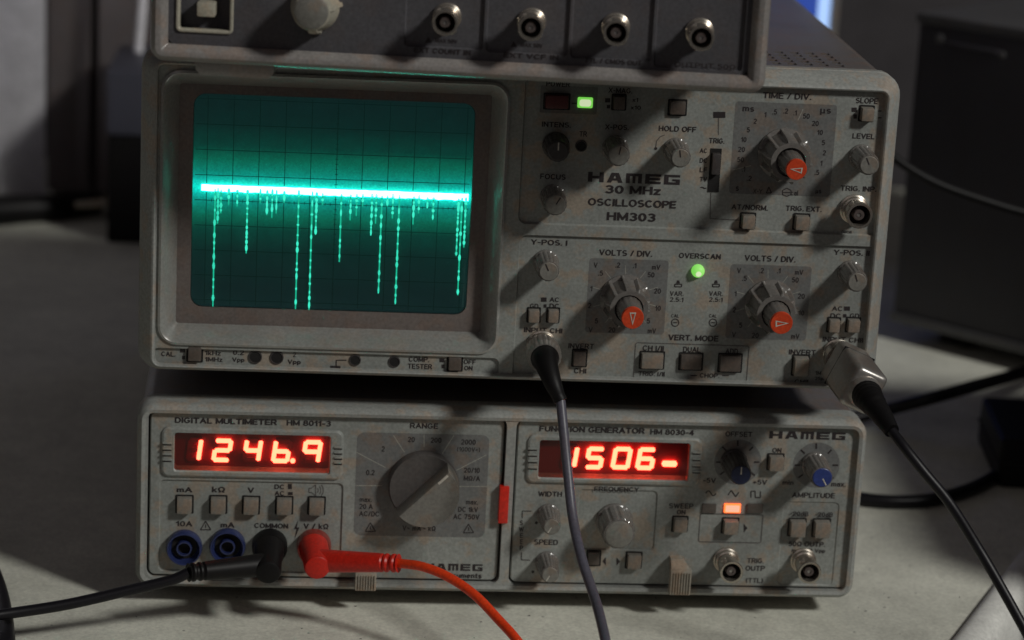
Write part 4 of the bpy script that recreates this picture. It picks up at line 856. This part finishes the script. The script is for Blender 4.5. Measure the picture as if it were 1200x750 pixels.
# BNC plug with grey cable into channel one
t = thing('signal_cable', 'grey cable with black plug hanging from the channel one input', 'cable', SP(637, 412, 0), group='signal cables plugged into the oscilloscope')
o0 = t.location.copy()
def off(b): bmesh.ops.translate(b, verts=b.verts, vec=-o0); return b
p0, p1 = SP(636, 410, -.002), SP(638.5, 420, -.015)
b = bmesh.new(); seglist(b, p0, p1, [(0, .0058), (.05, .0063), (.2, .0066), (.75, .0066), (.85, .0060), (1, .0056)], 60, lambda k: 1 - .035 * (k % 3 == 0)); obj('connector_ring', off(b), M['dmetal'], t, angle=20)
p2, p3 = SP(641, 430, -.022), SP(657, 470, -.030)
b = bmesh.new(); tube(b, [p1, SP(640, 426, -.020), SP(648, 449, -.027), p3], lambda f: .0054 - .0032 * f ** 1.1 + (.0003 if f > .93 else 0), 20, 8); obj('plug_boot', off(b), M['black'], t)
b = bmesh.new(); tube(b, [p3, SP(660, 500, -.035), SP(665, 550, -.042), SP(671, 605, -.052), SP(681, 652, -.066), SP(694, 692, -.078), SP(703, 722, -.092), SP(712, 765, -.112), SP(722, 840, -.14)], .00185, 16, 10); obj('cable', off(b), M['gcable'], t)
# metal adapter + black cable
ad = thing('bnc_adapter', 'square metal adapter box plugged onto the channel two input', 'adapter', SP(985, 421, -.004)); o0 = ad.location.copy()
b = bmesh.new(); seglist(b, SP(984, 418, .0), SP(988, 424, -.010), [(0, .0062), (.3, .0066), (1, .0066)], 40); obj('coupling_ring', off(b), M['metal'], ad)
c0, c1 = SP(988, 425, -.009), SP(1013, 459, -.040)
axis = (c1 - c0); Lb = axis.length; q = axis.to_track_quat('Y', 'Z')
b = boxm(-.0066, .0066, 0, Lb, -.0083, .0083, .0026, 4)
bmesh.ops.transform(b, matrix=Matrix.Translation(c0) @ q.to_matrix().to_4x4() @ Matrix.Rotation(math.radians(-24), 4, 'Y'), verts=b.verts); mb = obj('metal_body', off(b), M['dmetal'], ad, angle=50)
for f_ in (.30,):
    b = boxm(-.00665, .00665, Lb * f_, Lb * f_ + .0005, -.00835, .00835, .00015, 1)
    bmesh.ops.transform(b, matrix=Matrix.Translation(c0) @ q.to_matrix().to_4x4() @ Matrix.Rotation(math.radians(-24), 4, 'Y'), verts=b.verts); obj('seam', off(b), M['black'], mb, angle=50)
b = bmesh.new(); seglist(b, c1 - axis.normalized() * .001, c1 + axis.normalized() * .004, [(0, .0062), (.6, .0062), (.8, .0058), (1, .0050)], 36); obj('front_collar', off(b), M['dmetal'], ad)
t = thing('signal_cable', 'black cable running from the metal adapter down to the right', 'cable', c1, group='signal cables plugged into the oscilloscope'); o0 = t.location.copy()
e1 = c1 + axis.normalized() * .002
p3 = SP(1045, 505, -.066)
b = bmesh.new(); tube(b, [e1, SP(1021, 470, -.050), SP(1034, 488, -.058), p3], lambda f: .0058 - .0030 * f + (.00022 if (int(f * 24) % 2 == 0 and .05 < f < .5) else 0), 20, 12); obj('plug_boot', off(b), M['black'], t)
b = bmesh.new(); tube(b, [p3, SP(1062, 527, -.072), SP(1082, 552, -.076), SP(1113, 590, -.080), SP(1146, 642, -.084), SP(1172, 686, -.09), SP(1202, 740, -.098), SP(1240, 810, -.11)], .00185, 16, 10); obj('cable', off(b), M['cable'], t)
# test leads
def lead(label, head, root_px, arm_end, path, pm, cm, r, lbl_y):
    jx, jy = root_px; y0 = -.004; hy = -.024
    a = aty(jx, jy, y0); h = aty(head[0], head[1], hy)
    t = thing('test_lead', label, 'test lead', a, group='test leads plugged into the multimeter'); o = t.location.copy()
    def of(b): bmesh.ops.translate(b, verts=b.verts, vec=-o); return b
    b = bmesh.new(); seglist(b, a, h, [(0, .0042), (.06, .0058), (.35, .0056), (.5, .0050), (.92, .0050), (.98, .0046), (1, .0040)], 36)
    obj('plug_head', of(b), M[pm], t)
    m_ = a.lerp(h, .66); e = aty(arm_end[0], arm_end[1], -.030)
    def rad(f): return (.0046 - .0012 * f) if f < .78 else (.0036 if int((f - .78) / .0365) % 2 == 0 else .0030)
    b = bmesh.new(); tube(b, [m_, m_.lerp(e, .33), m_.lerp(e, .66), e], rad, 20, 16); obj('strain_relief', of(b), M[pm], t)
    b = bmesh.new(); tube(b, [e] + [aty(x, y, yy) for x, y, yy in path], r, 16, 12); obj('cable', of(b), M[cm], t)
lead('black test lead plugged into the common jack, cable running left', (314, 672), (316, 641), (221, 671), [(200, 680, -.031), (150, 692, -.033), (80, 708, -.037), (10, 719, -.042), (-60, 728, -.05)], 'black', 'cable', .0021, 0)
lead('orange red test lead plugged into the volt jack, cable running right', (372, 666), (367, 640), (467, 660), [(495, 664, -.036), (525, 676, -.042), (556, 697, -.050), (585, 727, -.060), (607, 752, -.070), (640, 800, -.085)], 'redplug', 'orange', .0018, 0)
# background cables on the desk, right
def cab(label, pts, r, m='cable', name='power_cable'):
    P_ = [Vector(p) for p in pts]; t = P_[0].copy(); b = bmesh.new(); tube(b, [p - t for p in P_], r, 16, 10)
    o = obj(name, b, M[m]); o.location = t; return tag(o, label, 'cable')
cab('thick black cable curving across the desk beside the lower cabinet', [atz(930, 570, TABLE + .003)] + [atz(x, y, TABLE + .0032) for x, y in ((1012, 585), (1060, 588), (1100, 584), (1140, 572), (1175, 553), (1215, 528), (1270, 500))], .0031)
cab('black cable slanting up to the right behind the metal adapter', [atz(x, y, TABLE + h) for x, y, h in ((960, 500, .003), (1040, 480, .010), (1090, 467, .018), (1140, 453, .022), (1200, 436, .022), (1280, 410, .018))], .0033)
cab('glossy black cable drooping in front of the dark cabinet', [aty(x, y, .26) for x, y in ((1010, 130), (1035, 172), (1062, 195), (1100, 216), (1150, 234), (1205, 250), (1280, 262))], .0023, 'black')
cab('black cable end at the lower left corner', [atz(x, y, TABLE + .006) for x, y in ((-25, 640), (-6, 690), (2, 730), (6, 790))], .0045)

# ------------------------------------------------------------------ BACKGROUND THINGS
# dark cabinet at right
g0, g1 = atz(1040, 372, TABLE + .012), atz(1160, 402, TABLE + .012)
gd = (g1 - g0); gd.z = 0; gd.normalize(); yaw = math.atan2(gd.y, gd.x)
M['cab'] = plastic('dark_cabinet_paint', (0.034, 0.032, 0.040), .55, mott=.2)
M['cabtop'] = plastic('dark_cabinet_lid', (0.09, 0.09, 0.095), .35, mott=.2)
dc = thing('equipment_cabinet', 'large dark equipment box standing at the right behind the cables', 'cabinet', (g0.x, g0.y, TABLE), yaw)
ci = (Matrix.Translation(dc.location) @ Matrix.Rotation(yaw, 4, 'Z')).inverted()
def cabp(px, py):
    o = ci @ CAM_POS; d = ci.to_3x3() @ ray(px, py); return o + d * (-o.y / d.y)
cl = cabp(1078, 14); ctop = cl.z; cx0 = cl.x
obj('body', boxm(cx0, cx0 + .36, 0, .30, .014, ctop - .003, .003), M['cab'], dc)
obj('lid', boxm(cx0 - .0015, cx0 + .3615, -.0015, .3015, ctop - .006, ctop, .002), M['cabtop'], dc)
obj('base_strip', boxm(cx0 - .001, cx0 + .361, -.002, .004, .011, .016, .0008), M['cabtop'], dc)
for x in (.02, .32):
    for y in (.02, .26): obj('foot', boxm(cx0 + x, cx0 + x + .02, y, y + .02, 0, .0145), M['black'], dc)
c = cabp(1102, 45); o = obj('lock_screw', lathe(bmesh.new(), [(.0026, 0), (.0026, .001), (.0015, .0015)], 20), M['cabtop'], dc, (c.x, 0, c.z))
c = cabp(1175, 64); o = obj('lock_screw', lathe(bmesh.new(), [(.002, 0), (.002, .001), (.0012, .0015)], 20), M['cabtop'], dc, (c.x, 0, c.z))
a, b_ = cabp(1110, 50), cabp(1172, 62)
obj('handle', boxm(a.x, b_.x, -.003, .001, (a.z + b_.z) / 2 - .0012, (a.z + b_.z) / 2 + .0012, .0005), M['cab'], dc)
# black adapter block on the desk at the right edge
p = atz(1168, 572, TABLE)
pa = thing('power_adapter', 'black box shaped adapter at the right edge of the desk', 'power adapter', p, math.radians(-6))
obj('housing', boxm(0, .11, 0, .07, .0, .024, .004, 3), M['black'], pa)
obj('seam', boxm(-.0004, .1104, -.0004, .0704, .0115, .0125), M['hole'], pa, smooth=False)
# unseen dark block, added to shade the right side of the desk
tc_ = thing('shadow_block', 'unseen tall dark block added beyond the right edge of the desk to shade it', 'shadow blocker', (.455, -.047, -.85), math.radians(-2))
obj('body', boxm(0, .2, 0, .245, .012, .895, .004), M['cab'], tc_)
for x in (.01, .17):
    for y in (.01, .21): obj('foot', boxm(x, x + .02, y, y + .02, 0, .0125), M['black'], tc_)
obj('lid', boxm(-.001, .201, -.001, .246, .8955, .902, .002), M['cabtop'], tc_)
# blue lit monitor behind
ym = .62; a = aty(981, 34, ym)
mo = thing('computer_monitor', 'computer monitor with bright blue screen behind the oscilloscope', 'monitor', (a.x - .2, ym, TABLE))
mi = mo.location
M['bluescr'] = emit('blue_screen', (.05, .15, .85), .38); M['bluehot'] = emit('blue_screen_edge', (.4, .6, 1.0), 1.1)
mz0 = aty(983, 60, ym).z - mi.z; fx = .2
obj('screen', boxm(.03, fx - .0085, .004, .012, mz0 + .01, mz0 + .17), M['bluescr'], mo, smooth=False)
obj('pale_screen_band', boxm(fx - .0122, fx - .0052, .002, .0039, mz0 + .01, mz0 + .17), M['bluehot'], mo, smooth=False)
for n_, q in (('frame_side', (fx - .005, fx, -.002, .03, mz0 - .005, mz0 + .185)), ('frame_side', (.02, .03, -.002, .03, mz0 - .005, mz0 + .185)), ('frame_bottom', (.03, fx - .005, -.002, .03, mz0 - .005, mz0 + .01)), ('frame_top', (.03, fx - .005, -.002, .03, mz0 + .17, mz0 + .185))):
    obj(n_, boxm(*q, .001), M['uframe'], mo)
obj('back_shell', boxm(.03, fx - .0052, .0125, .05, mz0, mz0 + .18, .004), M['black'], mo); obj('stand', boxm(.08, .14, .015, .04, .008, mz0 + .02, .002), M['black'], mo); obj('stand_base', boxm(.03, .19, -.05, .10, 0, .009, .002), M['black'], mo)
# left background: doors of a dark cupboard, pale curtain strip, pipe, blocks
def bgx(px, py, y): return aty(px, py, y)
M['cup'] = plastic('cupboard_grey', (0.115, 0.10, 0.10), .5, mott=.2); M['bluegrey'] = plastic('blue_grey_box', (0.060, 0.062, 0.085), .5, mott=.1)
yc = .70; xa, xb, xc = bgx(55, 110, yc).x, bgx(110, 110, yc).x, bgx(330, 110, yc).x
cu = thing('cupboard', 'dark grey cupboard with two tall doors at the back left of the desk', 'cupboard', ((xa + xc) / 2, yc + .02, TABLE)); cxm = cu.location
obj('carcass', boxm(xa - cxm.x + .002, xc - cxm.x, -.001, .035, 0, 1.1), M['cup'], cu, smooth=False)
obj('door', boxm(xa - cxm.x, xb - cxm.x - .0025, -.02, -.0015, .006, 1.09, .002), M['cup'], cu); obj('door', boxm(xb - cxm.x + .0025, xc - cxm.x, -.02, -.0015, .006, 1.09, .002), M['cup'], cu)
yc = .675; x1_ = bgx(53, 120, yc).x
cw = bmesh.new(); n = 60; zt, zb = .6, bgx(40, 236, yc).z
rows = [[(x1_ - .34 + .34 * i / n, yc + .007 * math.sin(i * .21) * (1 - .1 * k) + .0015 * math.sin(i * .9 + k), zt + (zb - zt) * k / 4) for i in range(n + 1)] for k in range(5)]
vs = [[cw.verts.new(p) for p in r] for r in rows]
for k in range(4):
    for i in range(n): cw.faces.new((vs[k][i], vs[k][i + 1], vs[k + 1][i + 1], vs[k + 1][i]))
cw2 = [f for f in cw.faces]; bmesh.ops.solidify(cw, geom=cw2, thickness=.002)
tag(obj('curtain', cw, M['palewall']), 'pale grey curtain strip hanging at the far left edge', 'curtain')
pp = thing('pipe', 'thin pale upright pipe behind the left end of the stack', 'pipe', (bgx(147, 150, .655).x, .655, TABLE)); a = bgx(158, 0, .655); b = bgx(147, 150, .655)
q = bmesh.new(); seglist(q, Vector((0, 0, .0)), Vector((a.x - b.x + .012, 0, a.z - TABLE + .1)), [(0, .0028), (1, .0028)], 16); obj('tube', q, M['palewall'], pp)
obj('base', lathe(bmesh.new(), [(.012, 0), (.012, .003)], 20), M['black'], pp).rotation_euler = (math.radians(-90), 0, 0)
p = bgx(163, 272, .45); y_ = atz(145, 268, TABLE).y
a, b = bgx(126, 180, .59), bgx(165, 180, .59); zt = bgx(145, 82, .59).z; zm = bgx(145, 160, .59).z
bx_ = thing('storage_box', 'dark blue grey box standing behind the left side of the oscilloscope', 'box', (b.x, .59, TABLE))
obj('body', boxm(a.x - b.x, .10, 0, .09, 0, zm - TABLE, .002), M['black'], bx_); obj('lid', boxm(a.x - b.x - .001, .101, -.001, .091, zm - TABLE + .0004, zt - TABLE, .003), M['bluegrey'], bx_)
bl = [atz(x, y, TABLE + .008) for x, y in ((-30, 250), (20, 246), (70, 243), (115, 238))]
b = bmesh.new(); o0 = bl[0].copy(); tube(b, [p - o0 for p in bl], lambda f: .011 - .004 * f, 16, 8); o = obj('cable_bundle', b, M['black']); o.location = o0; tag(o, 'dark bundle lying at the back of the desk below the curtain', 'bundle')
b = bmesh.new(); p = atz(88, 240, TABLE + .016); seglist(b, (0, 0, 0), (.035, .006, .002), [(0, .002), (.5, .003), (1, .002)], 14); o = obj('paper_roll', b, M['urim']); o.location = p; tag(o, 'small pale roll lying on the dark bundle below the curtain', 'paper roll')

# crumbs and dust specks lying on the desk
cr = bmesh.new(); rc = random.Random(3)
for _ in range(45):
    x = rc.uniform(-.02, .34); y = rc.uniform(-.045, .04) if rc.random() < .7 else rc.uniform(.0, .3); r = rc.uniform(.00012, .0004)
    if (Vector((x, y)) - e_0).dot(en) > -.003: continue
    b = bmesh.new(); bmesh.ops.create_icosphere(b, subdivisions=1, radius=r)
    for v in b.verts: v.co *= rc.uniform(.6, 1.3)
    bmesh.ops.transform(b, matrix=Matrix.Translation((x, y, TABLE + r * .35)) @ Matrix.Diagonal((rc.uniform(1, 2.2), 1, .5, 1)), verts=b.verts); merge(cr, b)
tag(obj('crumbs', cr, M['dknob'], smooth=False), 'tiny dark crumbs scattered on the pale desk in front of the instruments', kind='stuff')
